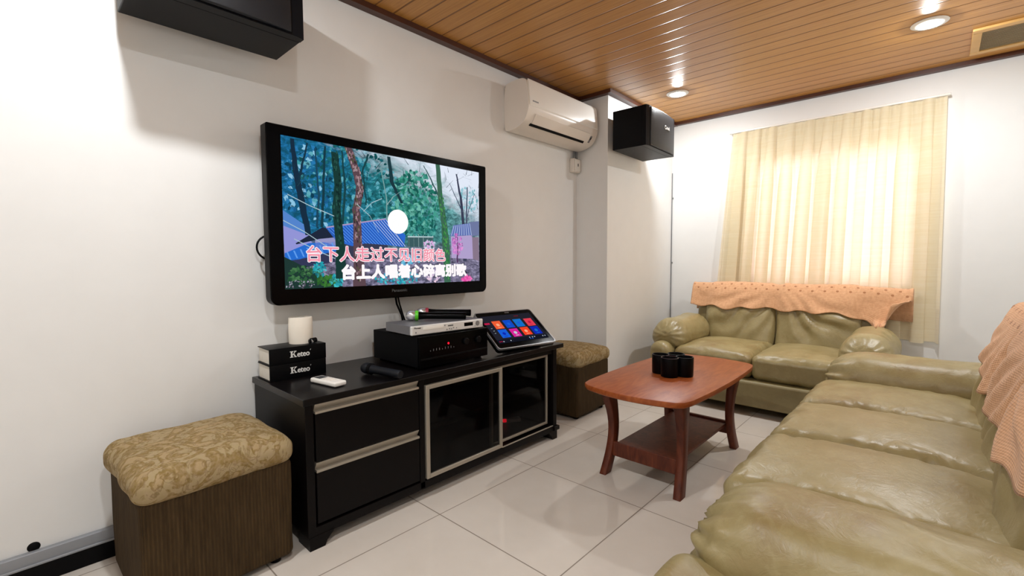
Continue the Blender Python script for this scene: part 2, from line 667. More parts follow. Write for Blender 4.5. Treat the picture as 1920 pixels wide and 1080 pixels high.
# ceiling trim
bm = NB()
hardbox(bm, WX, WX + 0.045, FY, PY, ZC - 0.028, ZC)
hardbox(bm, WX, PX + 0.045, PY - 0.045, PY, ZC - 0.028, ZC)
hardbox(bm, PX, PX + 0.045, PY, BY, ZC - 0.028, ZC)
hardbox(bm, PX, RX, BY - 0.04, BY, ZC - 0.026, ZC)
hardbox(bm, RX - 0.04, RX, FY, BY, ZC - 0.026, ZC)
struct('trim_1', bm, 'darkwood_trim', 'dark brown wooden ceiling edge strip')
# cable trunking along the foot of the left wall and the black skirting
bm = NB()
bx(bm, WX, WX + 0.022, FY, 0.70, 0.068, 0.108, 0.003)
bx(bm, WX, WX + 0.028, FY, 0.70, 0.064, 0.072, 0.002)
struct('trim_2', bm, 'trunking', 'grey cable trunking above the skirting')
bm = NB(); hardbox(bm, WX, WX + 0.018, FY, PY, 0.0, 0.062); struct('baseboard_left', bm, 'black')
bm = NB(); bx(bm, PX, PX + 0.007, BY - 0.010, BY - 0.002, 0.45, 1.86, 0.002)
bx(bm, PX + 0.008, PX + 0.016, BY - 0.006, BY, 1.62, 1.635, 0.002); bx(bm, PX + 0.008, PX + 0.016, BY - 0.006, BY, 1.02, 1.035, 0.002)
struct('trim_3', bm, 'print_grey', 'thin grey cable running up the wall corner')

# ------------------------------------------------------------------ ceiling lights
def downlight(i, x, y):
    label = ['ceiling downlight above the black speaker by the window wall', 'ceiling downlight in front of the ceiling vent',
             'ceiling downlight near the television wall, out of the frame above', 'ceiling downlight above the camera position, out of the frame'][i]
    r = thing('ceiling_downlight', label, 'ceiling light', (x, y, ZC), 0, 'recessed downlights')
    b = NB()
    lathe(b, [(0.052, 0.0), (0.078, 0.0), (0.080, -0.004), (0.072, -0.009), (0.054, -0.010), (0.052, -0.004), (0.052, 0.0)], Matrix.Identity(4), 36)
    obj('trim_ring', b, 'white_plastic', r)
    b = NB(); lathe(b, [(0.0535, -0.004), (0.046, -0.006), (0.0395, -0.0095)], Matrix.Identity(4), 36); obj('reflector', b, 'steel', r)
    b = NB()
    lathe(b, [(0.039, -0.0095), (0.036, -0.0125), (0.028, -0.0165), (0.015, -0.0190), (0, -0.0200)], Matrix.Identity(4), 20)
    obj('bulb', b, 'bulb', r)


for i, (x, y) in enumerate(LAMPS):
    downlight(i, x, y)

# ceiling vent
v = thing('ceiling_vent', 'ceiling vent with grey grille and pale wooden frame at the right edge', 'ceiling vent', (0.34, 3.875, ZC))
bm = NB()
for a, b, c, d in ((-0.245, 0.245, -0.215, -0.165), (-0.245, 0.245, 0.155, 0.205), (-0.245, -0.205, -0.165, 0.155), (0.205, 0.245, -0.165, 0.155)):
    bx(bm, a, b, c, d, -0.014, 0.0, 0.003)
obj('frame', bm, 'vent_frame', v)
bm = NB()
for k in range(16):
    y = -0.155 + k * 0.0205
    rbox(bm, (0, y, -0.006), (0.41, 0.019, 0.003), 0.001, 1, rot=Matrix.Rotation(0.16, 3, 'X'))
obj('grille', bm, 'vent_grille', v)

# ------------------------------------------------------------------ television
TX = -2.007
TV = thing('television', 'black flat television on the left wall showing karaoke lyrics over a forest village', 'television', (TX, 1.339, 1.235))
W2, H2 = 0.616, 0.3725
def rounded_outline(y0, y1, z0, z1, r_bot, r_top, n=6):
    out = []
    for cy, cz, r, a0 in ((y1 - r_bot, z0 + r_bot, r_bot, -PI / 2), (y1 - r_top, z1 - r_top, r_top, 0), (y0 + r_top, z1 - r_top, r_top, PI / 2), (y0 + r_bot, z0 + r_bot, r_bot, PI)):
        for i in range(n + 1):
            a = a0 + PI / 2 * i / n
            out.append((cy + r * math.cos(a), cz + r * math.sin(a)))
    return out
bm = NB()
prism(bm, rounded_outline(-W2, W2, -H2, H2, 0.035, 0.008), -0.055, -0.008, lambda a, b, tt: Vector((tt, a, b)))
prism(bm, rounded_outline(-W2 + 0.05, W2 - 0.05, -H2 + 0.05, H2 - 0.04, 0.03, 0.03), -0.092, -0.055, lambda a, b, tt: Vector((tt, a, b)))
obj('housing', bm, 'black', TV)
# bezel: frame around the screen
bm = NB()
SY0, SY1, SZ0, SZ1 = -0.559, 0.562, -0.306, 0.332
outer = rounded_outline(-W2, W2, -H2, H2, 0.035, 0.008)
def ring_frame(bm, outer, inner, x0, x1):
    n = len(outer)
    o1 = [bm.verts.new((x0, a, b)) for a, b in outer]; o2 = [bm.verts.new((x1 - 0.004, a, b)) for a, b in outer]
    o3 = [bm.verts.new((x1, a * 0.993, b * 0.99)) for a, b in outer]
    i1 = [bm.verts.new((x1, a, b)) for a, b in inner]; i2 = [bm.verts.new((x1 - 0.010, a, b)) for a, b in inner]
    for A, B in ((o1, o2), (o2, o3), (o3, i1), (i1, i2)):
        for k in range(n):
            bm.faces.new((A[k], A[(k + 1) % n], B[(k + 1) % n], B[k]))
# inner outline sampled with the same number of points
inner = []
for (cy, cz) in ((SY1, SZ0), (SY1, SZ1), (SY0, SZ1), (SY0, SZ0)):
    inner += [(cy, cz)] * 7
inner = [(a + 1e-5 * (i % 7), b + 1e-5 * (i % 7)) for i, (a, b) in enumerate(inner)]
ring_frame(bm, outer, inner, -0.010, 0.0)
bezel = obj('bezel', bm, 'black_gloss', TV, sharp=30)
bm = NB()
text_mesh(bm, 'Panasonic', 0.020, lambda a, b: Vector((0.0006, -0.045 + a, -0.342 + b)), width=0.09, bold=0.0004)
obj('brand_lettering', bm, 'print_dim', bezel)
bm = NB(); bx(bm, -0.126, -0.092, -0.22, 0.22, -0.16, 0.16, 0.004); obj('wall_bracket', bm, 'black_matte', TV)

# picture on the screen
SW, SH = SY1 - SY0, SZ1 - SZ0
scr_mats = []
def emc(r, g, b, k=1.0):
    key = 'screen_%d_%d_%d' % (r, g, b)
    if key not in M:
        M[key] = emit(key, rgb(r, g, b), k)
    if key not in scr_mats:
        scr_mats.append(key)
    return scr_mats.index(key) + 1

t = NT('screen_backdrop')
uvc = t.n('ShaderNodeTexCoord').outputs['UV']
s = t.sep(uvc)
n1 = t.noise(uvc, 7.0, 6, 0.7, 0.8)
n2 = t.noise(uvc, 30.0, 5, 0.75, 0.5)
sky = t.math('SUBTRACT', t.math('ADD', t.math('MULTIPLY', s[0], 0.75), t.math('MULTIPLY', s[1], 1.1)), 0.86)
sky = t.math('ADD', sky, t.math('MULTIPLY', t.math('SUBTRACT', n1, 0.5), 0.9))
base = t.ramp(s[0], [(0.0, rgb(34, 118, 176)), (0.22, rgb(36, 126, 170)), (0.45, rgb(52, 146, 150)), (0.75, rgb(96, 176, 172)), (1.0, rgb(150, 180, 200))])
base = t.mix(t.ramp(n2, [(0.42, (0.75, 0.75, 0.75, 1)), (0.62, (0, 0, 0, 1))]), base, rgb(14, 62, 66))
base = t.mix(t.ramp(n2, [(0.6, (0, 0, 0, 1)), (0.72, (0.7, 0.7, 0.7, 1))]), base, rgb(150, 214, 222))
base = t.mix(t.ramp(sky, [(0.38, (0, 0, 0, 1)), (0.72, (1, 1, 1, 1))]), base, rgb(226, 234, 248))
low = t.math('ADD', s[1], t.math('MULTIPLY', t.math('SUBTRACT', n1, 0.5), 0.25))
gnd = t.ramp(n2, [(0.35, rgb(52, 52, 70)), (0.5, rgb(112, 108, 134)), (0.68, rgb(176, 168, 200))])
base = t.mix(t.ramp(low, [(0.26, (1, 1, 1, 1)), (0.36, (0, 0, 0, 1))]), base, gnd)
t.b.inputs['Base Color'].default_value = (0, 0, 0, 1)
t.b.inputs['Specular IOR Level'].default_value = 0.0
t.l(base, t.b.inputs['Emission Color'])
t.b.inputs['Emission Strength'].default_value = 1.0
M['screen_backdrop'] = t.m

bm = NB()
uvl = bm.loops.layers.uv.new('UVMap')
LAY = [0]
def sp(u, w, d=None):
    return Vector((-0.006 + (LAY[0] if d is None else d) * 0.00006, SY0 + u * SW, SZ0 + w * SH))
def clampuv(p):
    return (max(0.0, min(1.0, p[0])), max(0.0, min(1.0, p[1])))
def poly(pts, mat):
    f = bm.faces.new([bm.verts.new(sp(*clampuv(p))) for p in pts])
    f.material_index = mat
f = bm.faces.new([bm.verts.new(sp(*p)) for p in ((0, 0), (1, 0), (1, 1), (0, 1))])
for lp, p in zip(f.loops, ((0, 0), (1, 0), (1, 1), (0, 1))):
    lp[uvl].uv = p
ASP = SW / SH
def blob(u, w, ru, rw, n, mats, size):
    for _ in range(n):
        a = random.uniform(0, 2 * PI); q = math.sqrt(random.random())
        cu, cw = u + ru * q * math.cos(a), w + rw * q * math.sin(a)
        s0 = size * random.uniform(0.5, 1.3)
        a0 = random.uniform(0, PI)
        poly([(cu + s0 / ASP * math.cos(a0 + k * 2 * PI / 5) * (1 if k % 2 else 0.6), cw + s0 * math.sin(a0 + k * 2 * PI / 5) * (1 if k % 2 else 0.6)) for k in range(5)], random.choice(mats))
def strip(pts, widths, mat):
    L, Rr = [], []
    n = len(pts)
    fine = []
    for i in range(n - 1):
        for k in range(6):
            q = k / 6
            fine.append((pts[i][0] + (pts[i + 1][0] - pts[i][0]) * q, pts[i][1] + (pts[i + 1][1] - pts[i][1]) * q, widths[i] + (widths[i + 1] - widths[i]) * q))
    fine.append((pts[-1][0], pts[-1][1], widths[-1]))
    prev = None
    for i, (u, w, wd) in enumerate(fine):
        u += 0.004 * nz(i * 0.7, u * 9, 3.1)
        a = bm.verts.new(sp(*clampuv((u - wd / 2, w)))); b = bm.verts.new(sp(*clampuv((u + wd / 2, w))))
        if prev:
            f = bm.faces.new((prev[0], prev[1], b, a)); f.material_index = mat
        prev = (a, b)
# far foliage
LAY[0] = 1
blob(0.28, 0.72, 0.25, 0.3, 240, [emc(30, 104, 112), emc(20, 76, 82), emc(62, 150, 160), emc(96, 170, 186)], 0.022)
blob(0.60, 0.66, 0.13, 0.26, 320, [emc(34, 118, 100), emc(24, 90, 82), emc(70, 156, 140), emc(110, 186, 170)], 0.024)
blob(0.10, 0.62, 0.11, 0.36, 140, [emc(28, 92, 140), emc(40, 120, 176), emc(18, 62, 84), emc(140, 196, 226)], 0.02)
blob(0.62, 0.46, 0.10, 0.10, 160, [emc(20, 84, 84), emc(40, 128, 122), emc(84, 170, 160)], 0.02)
blob(0.93, 0.74, 0.07, 0.12, 60, [emc(150, 200, 214), emc(196, 220, 236), emc(120, 180, 190)], 0.02)
LAY[0] = 2
poly([(0.0, 0.418), (0.095, 0.361), (0.11, 0.30), (0.063, 0.239), (0.004, 0.237)], emc(146, 148, 214))
poly([(0.0, 0.52), (0.09, 0.42), (0.095, 0.361), (0.0, 0.418)], emc(84, 132, 204))
# background trunks
for (p, w, m) in (([(0.042, 0.99), (0.056, 0.753), (0.072, 0.585), (0.095, 0.361)], [0.014, 0.022, 0.026, 0.022], emc(24, 46, 66)),
                  ([(0.10, 0.98), (0.075, 0.80), (0.06, 0.70)], [0.006, 0.009, 0.011], emc(24, 52, 70)),
                  ([(0.13, 0.95), (0.14, 0.65), (0.13, 0.42)], [0.006, 0.008, 0.009], emc(30, 70, 92)),
                  ([(0.17, 0.98), (0.16, 0.7), (0.15, 0.42)], [0.008, 0.01, 0.011], emc(24, 58, 70)),
                  ([(0.24, 0.97), (0.25, 0.7), (0.235, 0.45)], [0.007, 0.009, 0.01], emc(26, 66, 72)),
                  ([(0.36, 0.98), (0.33, 0.85), (0.345, 0.6)], [0.01, 0.008, 0.006], emc(26, 66, 72)),
                  ([(0.458, 0.99), (0.471, 0.804), (0.521, 0.642)], [0.016, 0.02, 0.014], emc(28, 56, 64)),
                  ([(0.58, 0.86), (0.54, 0.79), (0.50, 0.76)], [0.004, 0.006, 0.006], emc(36, 66, 74)),
                  ([(0.418, 0.90), (0.445, 0.646), (0.435, 0.277)], [0.004, 0.006, 0.006], emc(120, 160, 160)),
                  ([(0.517, 0.736), (0.48, 0.69), (0.445, 0.62)], [0.002, 0.004, 0.005], emc(150, 176, 176)),
                  ([(0.645, 0.972), (0.69, 0.86), (0.73, 0.74)], [0.005, 0.008, 0.01], emc(44, 84, 84)),
                  ([(0.845, 0.95), (0.877, 0.717), (0.894, 0.416), (0.899, 0.184)], [0.008, 0.016, 0.02, 0.024], emc(58, 62, 84)),
                  ([(0.918, 0.85), (0.908, 0.435)], [0.007, 0.011], emc(74, 82, 104)),
                  ([(0.80, 0.86), (0.85, 0.72), (0.885, 0.62)], [0.003, 0.006, 0.008], emc(74, 82, 104)),
                  ([(0.97, 0.80), (0.93, 0.66), (0.91, 0.56)], [0.003, 0.005, 0.006], emc(84, 92, 114))):
    LAY[0] = 3
    strip(p, w, m)
for _ in range(110):
    LAY[0] = 3
    u, w = random.choice([(random.uniform(0.0, 0.40), random.uniform(0.5, 1.0)), (random.uniform(0.4, 1.0), random.uniform(0.62, 1.0))])
    a = random.uniform(0.15, PI - 0.15); l_ = random.uniform(0.03, 0.11)
    e = (u + l_ * math.cos(a) / ASP * 1.4, w + l_ * math.sin(a)); h_ = random.uniform(0.0008, 0.0022)
    poly([(u - h_, w), (u + h_, w), (e[0] + h_ * 0.4, e[1]), (e[0] - h_ * 0.4, e[1])], random.choice([emc(24, 52, 64), emc(36, 70, 80), emc(22, 44, 60)]))
# houses
LAY[0] = 4
poly([(0.045, 0.304), (0.15, 0.419), (0.191, 0.41), (0.207, 0.354), (0.133, 0.335), (0.048, 0.297)], emc(32, 40, 60))
poly([(0.12, 0.335), (0.207, 0.354), (0.215, 0.29), (0.12, 0.26)], emc(150, 150, 196))
poly([(0.004, 0.237), (0.094, 0.307), (0.215, 0.326), (0.206, 0.255), (0.062, 0.198), (0.004, 0.185)], emc(40, 108, 206))
poly([(0.0, 0.19), (0.06, 0.20), (0.2, 0.255), (0.2, 0.18), (0.0, 0.12)], emc(52, 56, 86))
poly([(0.166, 0.415), (0.437, 0.505), (0.539, 0.392), (0.528, 0.296), (0.445, 0.309), (0.339, 0.318), (0.275, 0.294), (0.207, 0.326)], emc(46, 104, 206))
poly([(0.207, 0.326), (0.275, 0.294), (0.339, 0.318), (0.445, 0.309), (0.445, 0.2), (0.207, 0.2)], emc(58, 60, 82))
poly([(0.822, 0.498), (0.936, 0.528), (0.949, 0.421), (0.802, 0.402)], emc(98, 116, 178))
poly([(0.929, 0.536), (0.999, 0.554), (0.999, 0.424), (0.942, 0.411)], emc(110, 120, 160))
poly([(0.949, 0.402), (0.998, 0.405), (0.997, 0.184), (0.954, 0.203)], emc(136, 118, 138))
poly([(0.805, 0.40), (0.949, 0.42), (0.954, 0.203), (0.81, 0.21)], emc(176, 160, 204))
LAY[0] = 5
light_blue, pale, dkblue = emc(96, 156, 236), emc(190, 206, 240), emc(24, 62, 150)
for k in range(22):
    q = k / 21
    a = (0.172 + (0.437 - 0.172) * q, 0.412 + (0.503 - 0.412) * q)
    b = (0.215 + (0.530 - 0.215) * q + 0.02, 0.322 - 0.02 * q)
    if b[0] > 0.535:
        b = (0.535, 0.30)
    m = pale if q > 0.75 else light_blue
    poly([a, (a[0] + 0.0035, a[1]), (b[0] + 0.0035, b[1]), b], m)
    poly([(a[0] + 0.005, a[1]), (a[0] + 0.008, a[1]), (b[0] + 0.008, b[1]), (b[0] + 0.005, b[1])], dkblue)
for k in range(8):
    q = k / 8
    a = (0.01 + 0.20 * q, 0.245 + 0.08 * q)
    poly([a, (a[0] + 0.006, a[1]), (a[0] + 0.006 + 0.012, a[1] - 0.05), (a[0] + 0.012, a[1] - 0.05)], light_blue)
for k in range(9):
    q = k / 8
    a = (0.826 + 0.105 * q, 0.495 + 0.03 * q); b = (0.808 + 0.135 * q, 0.408 + 0.012 * q)
    poly([a, (a[0] + 0.003, a[1]), (b[0] + 0.003, b[1]), b], pale)
poly([(0.166, 0.415), (0.437, 0.505), (0.437, 0.515), (0.166, 0.425)], emc(170, 150, 190))
poly([(0.55, 0.385), (0.697, 0.392), (0.697, 0.384), (0.55, 0.376)], emc(196, 216, 222))
poly([(0.55, 0.376), (0.697, 0.384), (0.697, 0.30), (0.55, 0.30)], emc(60, 92, 96))
for k in range(6):
    poly([(0.555 + k * 0.027, 0.40), (0.558 + k * 0.027, 0.40), (0.558 + k * 0.027, 0.30), (0.555 + k * 0.027, 0.30)], emc(150, 176, 176))
# blossoms and bushes
LAY[0] = 6
pink = [emc(196, 130, 206), emc(226, 150, 214), emc(170, 96, 170)]
blob(0.847, 0.33, 0.035, 0.10, 90, pink, 0.016)
strip([(0.847, 0.40), (0.849, 0.30), (0.846, 0.17)], [0.004, 0.008, 0.009], emc(80, 50, 90))
blob(0.674, 0.32, 0.035, 0.04, 40, [emc(220, 170, 220), emc(200, 200, 226)], 0.014)
blob(0.70, 0.06, 0.06, 0.05, 50, [emc(236, 206, 226), emc(190, 176, 206)], 0.016)
blob(0.91, 0.02, 0.035, 0.03, 50, [emc(226, 70, 160), emc(240, 120, 190)], 0.016)
LAY[0] = 7
poly([(0.0, 0.215), (0.04, 0.18), (0.091, 0.131), (0.14, 0.09), (0.20, 0.05), (0.23, 0.0), (0.0, 0.0)], emc(32, 56, 52))
LAY[0] = 8
blob(0.08, 0.09, 0.07, 0.06, 90, [emc(46, 92, 58), emc(30, 66, 46), emc(72, 120, 76)], 0.016)
blob(0.17, 0.05, 0.045, 0.04, 60, [emc(60, 120, 50), emc(44, 92, 44)], 0.016)
blob(0.06, 0.03, 0.06, 0.03, 40, [emc(92, 84, 100), emc(160, 160, 176)], 0.008)
cy = [emc(36, 160, 176), emc(70, 200, 206), emc(22, 110, 130)]
blob(0.134, 0.13, 0.028, 0.05, 60, cy, 0.014)
blob(0.205, 0.045, 0.03, 0.04, 50, cy, 0.014)
blob(0.50, 0.05, 0.12, 0.05, 130, cy + [emc(70, 150, 196)], 0.014)
blob(0.56, 0.20, 0.06, 0.05, 70, [emc(70, 150, 196), emc(110, 190, 220)], 0.014)
# the three near trunks
LAY[0] = 9
strip([(0.208, 0.95), (0.221, 0.722), (0.21, 0.551), (0.223, 0.299), (0.225, 0.06)], [0.03, 0.032, 0.036, 0.038, 0.05], emc(26, 58, 54))
strip([(0.267, 1.0), (0.301, 0.839), (0.317, 0.712), (0.297, 0.563), (0.302, 0.316), (0.305, 0.0)], [0.034, 0.034, 0.036, 0.034, 0.04, 0.06], emc(92, 70, 78))
strip([(0.727, 1.0), (0.742, 0.745), (0.765, 0.494), (0.775, 0.3), (0.78, 0.0)], [0.026, 0.03, 0.036, 0.048, 0.04], emc(62, 104, 84))
LAY[0] = 10
def bark(path, mats, n, wd):
    for _ in range(n):
        i = random.randrange(len(path) - 1); q = random.random()
        u = path[i][0] + (path[i + 1][0] - path[i][0]) * q + random.uniform(-wd, wd)
        w = path[i][1] + (path[i + 1][1] - path[i][1]) * q
        poly([(u, w), (u + 0.005, w + 0.004), (u + 0.004, w + 0.022), (u - 0.001, w + 0.02)], random.choice(mats))
bark([(0.267, 0.98), (0.301, 0.839), (0.317, 0.712), (0.297, 0.563), (0.302, 0.316), (0.305, 0.02)], [emc(150, 116, 124), emc(56, 44, 52), emc(176, 150, 156), emc(84, 84, 60)], 190, 0.015)
bark([(0.742, 0.745), (0.765, 0.494), (0.775, 0.3), (0.78, 0.02)], [emc(50, 130, 66), emc(80, 156, 80), emc(40, 96, 60)], 110, 0.014)
bark([(0.208, 0.95), (0.221, 0.722), (0.21, 0.551), (0.223, 0.299)], [emc(40, 84, 74), emc(18, 40, 40)], 60, 0.012)
LAY[0] = 11
for p in (([(0.02, 0.62), (0.10, 0.56), (0.20, 0.50)], 0.003), ([(0.0, 0.45), (0.08, 0.38), (0.17, 0.28)], 0.003), ([(0.33, 0.55), (0.37, 0.62), (0.42, 0.66)], 0.003),
          ([(0.30, 0.6), (0.36, 0.52), (0.40, 0.40)], 0.003), ([(0.04, 0.33), (0.12, 0.26), (0.2, 0.2)], 0.003)):
    pts = p[0]
    for a, b in zip(pts, pts[1:]):
        poly([a, b, (b[0], b[1] + 0.006), (a[0], a[1] + 0.006)], emc(170, 196, 206))
# the round bright disc
LAY[0] = 12
poly([(0.5 + 0.054 * math.cos(2 * PI * k / 40), 0.495 + 0.054 * ASP * math.sin(2 * PI * k / 40)) for k in range(40)], emc(255, 255, 255))
screen = obj('screen', bm, ['screen_backdrop'] + scr_mats, TV, sharp=None)

# lyrics on the screen
def lyric(body, u0, u1, w0, size, mats, name, label):
    b = NB()
    def put(dx, ou, ow, mat):
        text_mesh(b, body, size, lambda a, c: Vector((-0.0045 + dx, SY0 + u0 * SW + a + ou, SZ0 + w0 * SH + c + ow)), mat, width=(u1 - u0) * SW)
    R_ = 0.0042
    for k in range(12):
        put(0.00004 * k, R_ * math.cos(2 * PI * k / 12), R_ * math.sin(2 * PI * k / 12), 0)
    r2 = 0.0014
    for k in range(6):
        put(0.0009 + 0.00004 * k, r2 * math.cos(2 * PI * k / 6), r2 * math.sin(2 * PI * k / 6), 1)
    return obj(name, b, mats, screen, label, sharp=None)
M['lyric_white'] = emit('lyric_white', rgb(255, 250, 252))
M['lyric_pink'] = emit('lyric_pink', rgb(244, 150, 170))
lyric('\u53f0\u4e0b\u4eba\u8d70\u8fc7\u4e0d\u89c1\u65e7\u989c\u8272', 0.086, 0.768, 0.192, 0.074, ['lyric_white', 'lyric_pink'], 'lyric_line', 'pink lyric line with white outline')
lyric('\u53f0\u4e0a\u4eba\u5531\u7740\u5fc3\u788e\u79bb\u522b\u6b4c', 0.229, 0.904, 0.063, 0.070, ['lyric_white', 'lyric_white'], 'lyric_line', 'white lyric line')

# cables at the television
bm = NB()
pts = []
for k in range(17):
    a = PI * 0.5 + PI * k / 16
    pts.append((-2.095, 0.765 + 0.055 * math.cos(a) - 0.005, 1.105 + 0.052 * math.sin(a)))
tube(bm, pts, 0.0042, 8)
tag(obj('cable', bm, 'black', None), 'black cable looping out behind the left edge of the television', 'cable')
bm = NB()
tube(bm, [(-2.10, 1.372, 0.88), (-2.105, 1.385, 0.82), (-2.10, 1.41, 0.76), (-2.11, 1.43, 0.70), (-2.11, 1.44, 0.62), (-2.11, 1.44, 0.545)], 0.0055, 8)
tube(bm, [(-2.10, 1.385, 0.88), (-2.11, 1.405, 0.82), (-2.11, 1.425, 0.76), (-2.115, 1.45, 0.70), (-2.115, 1.46, 0.62), (-2.115, 1.46, 0.545)], 0.0045, 8)
tag(obj('cable', bm, 'black', None), 'pair of black cables hanging from under the television', 'cable')

# ------------------------------------------------------------------ speakers
def make_speaker(name, label, loc, rotz, logo):
    """origin: back edge centre at the bottom; local +x is forwards, y is width"""
    r = thing(name, label, 'speaker', loc, rotz)
    w, d, h = 0.51, 0.272, 0.281
    b = NB()
    bx(b, 0, d - 0.045, -w / 2, w / 2, 0, h, 0.004)
    obj('cabinet', b, 'speaker', r, wn=True)
    b = NB()
    # baffle with chamfered vertical edges
    pts = [(d - 0.044, -w / 2), (d - 0.012, -w / 2), (d - 0.003, -w / 2 + 0.03), (d - 0.003, w / 2 - 0.03), (d - 0.012, w / 2), (d - 0.044, w / 2)]
    prism(b, pts, 0.0, h, lambda a, c, tt: Vector((a, c, tt)))
    bl = obj('baffle', b, 'speaker', r)
    b = NB()
    def bulge(p, n):
        p = p.copy()
        if n.x > 0.2:
            p.x += 0.012 * (1 - (p.y / 0.2) ** 2)
        return p
    rbox(b, (d - 0.002, 0, h / 2), (0.012, w - 0.10, h - 0.012), 0.004, 2, d=0.05, f=bulge)
    g = obj('grille', b, 'grille', r)
    if logo:
        b = NB()
        bx(b, d + 0.0125, d + 0.0165, -0.005, 0.095, 0.155, 0.188, 0.0018)
        bd = obj('badge', b, 'grille', g)
        b = NB()
        X = d + 0.0168
        tube(b, [(X, 0.018 + 0.012 * math.cos(a), 0.172 + 0.012 * math.sin(a)) for a in [0.6 + k * 0.42 for k in range(13)]], 0.0028, 6)
        for k in range(7):
            y = 0.036 + k * 0.0085
            tube(b, [(X, y, 0.164), (X, y, 0.178 if k != 6 else 0.188)], 0.0024, 6)
            tube(b, [(X, y, 0.177 if k % 2 else 0.164), (X, y + 0.006, 0.177 if k % 2 else 0.164)], 0.0022, 6)
        obj('badge_lettering', b, 'silver_face', bd)
    else:
        b = NB(); bx(b, d + 0.0005, d + 0.003, 0.17, 0.19, 0.028, 0.032, 0.0008); obj('badge', b, 'print_grey', bl)
    b = NB()
    bx(b, -0.012, 0.0, -0.05, 0.05, 0.08, 0.2, 0.003)
    return r, b
sp1, b = make_speaker('wall_speaker', 'large black speaker high on the left wall, cut by the top of the picture', (-2.058, 0.54, 1.882), 0, False)
bx(b, WX + 2.058 + 0.001, -0.010, -0.02, 0.02, 0.10, 0.18, 0.003); obj('bracket', b, 'black_matte', sp1)
sp2, b = make_speaker('wall_speaker', 'black speaker with silver badge on the column beside the air conditioner', (-1.815, 3.322, 1.861), 0.035, True)
bx(b, -0.043, -0.010, -0.02, 0.02, 0.10, 0.18, 0.003); obj('bracket', b, 'black_matte', sp2)

# ------------------------------------------------------------------ air conditioner
AC = thing('air_conditioner', 'white split air conditioner high on the left wall beside the column', 'air conditioner', (WX, 2.655, 1.895))
prof = [(0.0, 0.012), (0.0, 0.295), (0.05, 0.308), (0.14, 0.312), (0.185, 0.300), (0.200, 0.272), (0.214, 0.135), (0.210, 0.105), (0.185, 0.050), (0.150, 0.022), (0.09, 0.004), (0.03, 0.0)]
def smooth_outline(pts, it=2):
    for _ in range(it):
        out = []
        for i, p in enumerate(pts):
            q = pts[(i + 1) % len(pts)]
            out += [(p[0] * .75 + q[0] * .25, p[1] * .75 + q[1] * .25), (p[0] * .25 + q[0] * .75, p[1] * .25 + q[1] * .75)]
        pts = out
    return pts
bm = NB()
L = 0.40
prism(bm, smooth_outline(prof), -L, L, lambda a, b, tt: Vector((max(a, 0.0005), tt, b)), smooth=True)
acb = obj('body', bm, 'ac_white', AC, sharp=50)
# upper front panel, slightly proud
bm = NB()
pp = [(0.196, 0.300), (0.206, 0.280), (0.2185, 0.140), (0.2135, 0.132), (0.190, 0.270)]
prism(bm, pp, -L + 0.01, L - 0.006, lambda a, b, tt: Vector((a, tt, b)))
fp = obj('front_panel', bm, 'white_plastic', AC, sharp=25)
bm = NB()
for k in range(6):
    y = -L + 0.035 + k * 0.010
    hardbox(bm, 0.2172, 0.2182, y, y + 0.007, 0.158, 0.166)
obj('brand_mark', bm, 'print_grey', fp)
# air flap and dark outlet slot on the slanted lower face
def slant(u, w, d=0.0):
    """point on the lower slanted face: u along y, w 0 top..1 bottom"""
    a, b = Vector((0.2095, 0, 0.098)), Vector((0.150, 0, 0.022))
    n = Vector((0.79, 0, -0.61))
    p = a + (b - a) * w + n * d
    return Vector((p.x, u, p.z))
bm = NB()
def slab(bm, u0, u1, w0, w1, d0, d1, mat=0):
    vs = [bm.verts.new(slant(u, w, d)) for d in (d0, d1) for w in (w0, w1) for u in (u0, u1)]
    for q in ((0, 2, 3, 1), (4, 5, 7, 6), (0, 1, 5, 4), (2, 6, 7, 3), (0, 4, 6, 2), (1, 3, 7, 5)):
        f = bm.faces.new([vs[i] for i in q]); f.material_index = mat
slab(bm, -L + 0.075, L - 0.10, 0.06, 0.72, 0.004, 0.010)
obj('air_flap', bm, 'ac_white', AC)
bm = NB(); slab(bm, -L + 0.065, L - 0.12, 0.74, 0.92, 0.003, 0.0075); obj('outlet_slot', bm, 'black_matte', AC)
bm = NB(); slab(bm, L - 0.075, L - 0.055, 0.2, 0.75, 0.006, 0.0085); bx(bm, 0.196, 0.200, L - 0.034, L - 0.026, 0.082, 0.090, 0.001); obj('display', bm, 'print_grey', AC)
bm = NB(); slab(bm, L - 0.070, L - 0.060, 0.3, 0.5, 0.0085, 0.010); obj('display_light', bm, 'black_gloss', AC)

SK = thing('power_socket', 'small white power socket box under the air conditioner', 'socket', (WX, 3.035, 1.735))
bm = NB(); bx(bm, 0.0005, 0.042, -0.045, 0.045, 0, 0.105, 0.006); obj('box', bm, 'ac_white', SK)
bm = NB(); bx(bm, 0.0425, 0.050, -0.036, 0.036, 0.008, 0.097, 0.004); pl = obj('face_plate', bm, 'white_plastic', SK)
bm = NB(); rbox(bm, (0.051, 0.0, 0.055), (0.004, 0.007, 0.022), 0.0015, 2); obj('switch', bm, 'black', pl)
bm = NB(); tube(bm, [(WX + 0.02, 3.015, 1.845), (WX + 0.02, 3.02, 1.87), (WX + 0.02, 3.03, 1.902)], 0.007, 8); tube(bm, [(WX + 0.022, 3.05, 1.845), (WX + 0.022, 3.05, 1.902)], 0.010, 8)
tag(obj('cable', bm, 'print_grey', None), 'grey cables between the air conditioner and its socket', 'cable')

bm = NB(); lathe(bm, [(0.0, 0.004), (0.008, 0.005), (0.014, 0.003), (0.016, 0.0)], Matrix.Translation((WX, 0.016, 0.118)) @ Matrix.Rotation(PI / 2, 4, 'Y'), 16)
tag(obj('wall_plug', bm, 'black_matte', None), 'small dark plug low on the left wall above the grey trunking', 'wall plug')

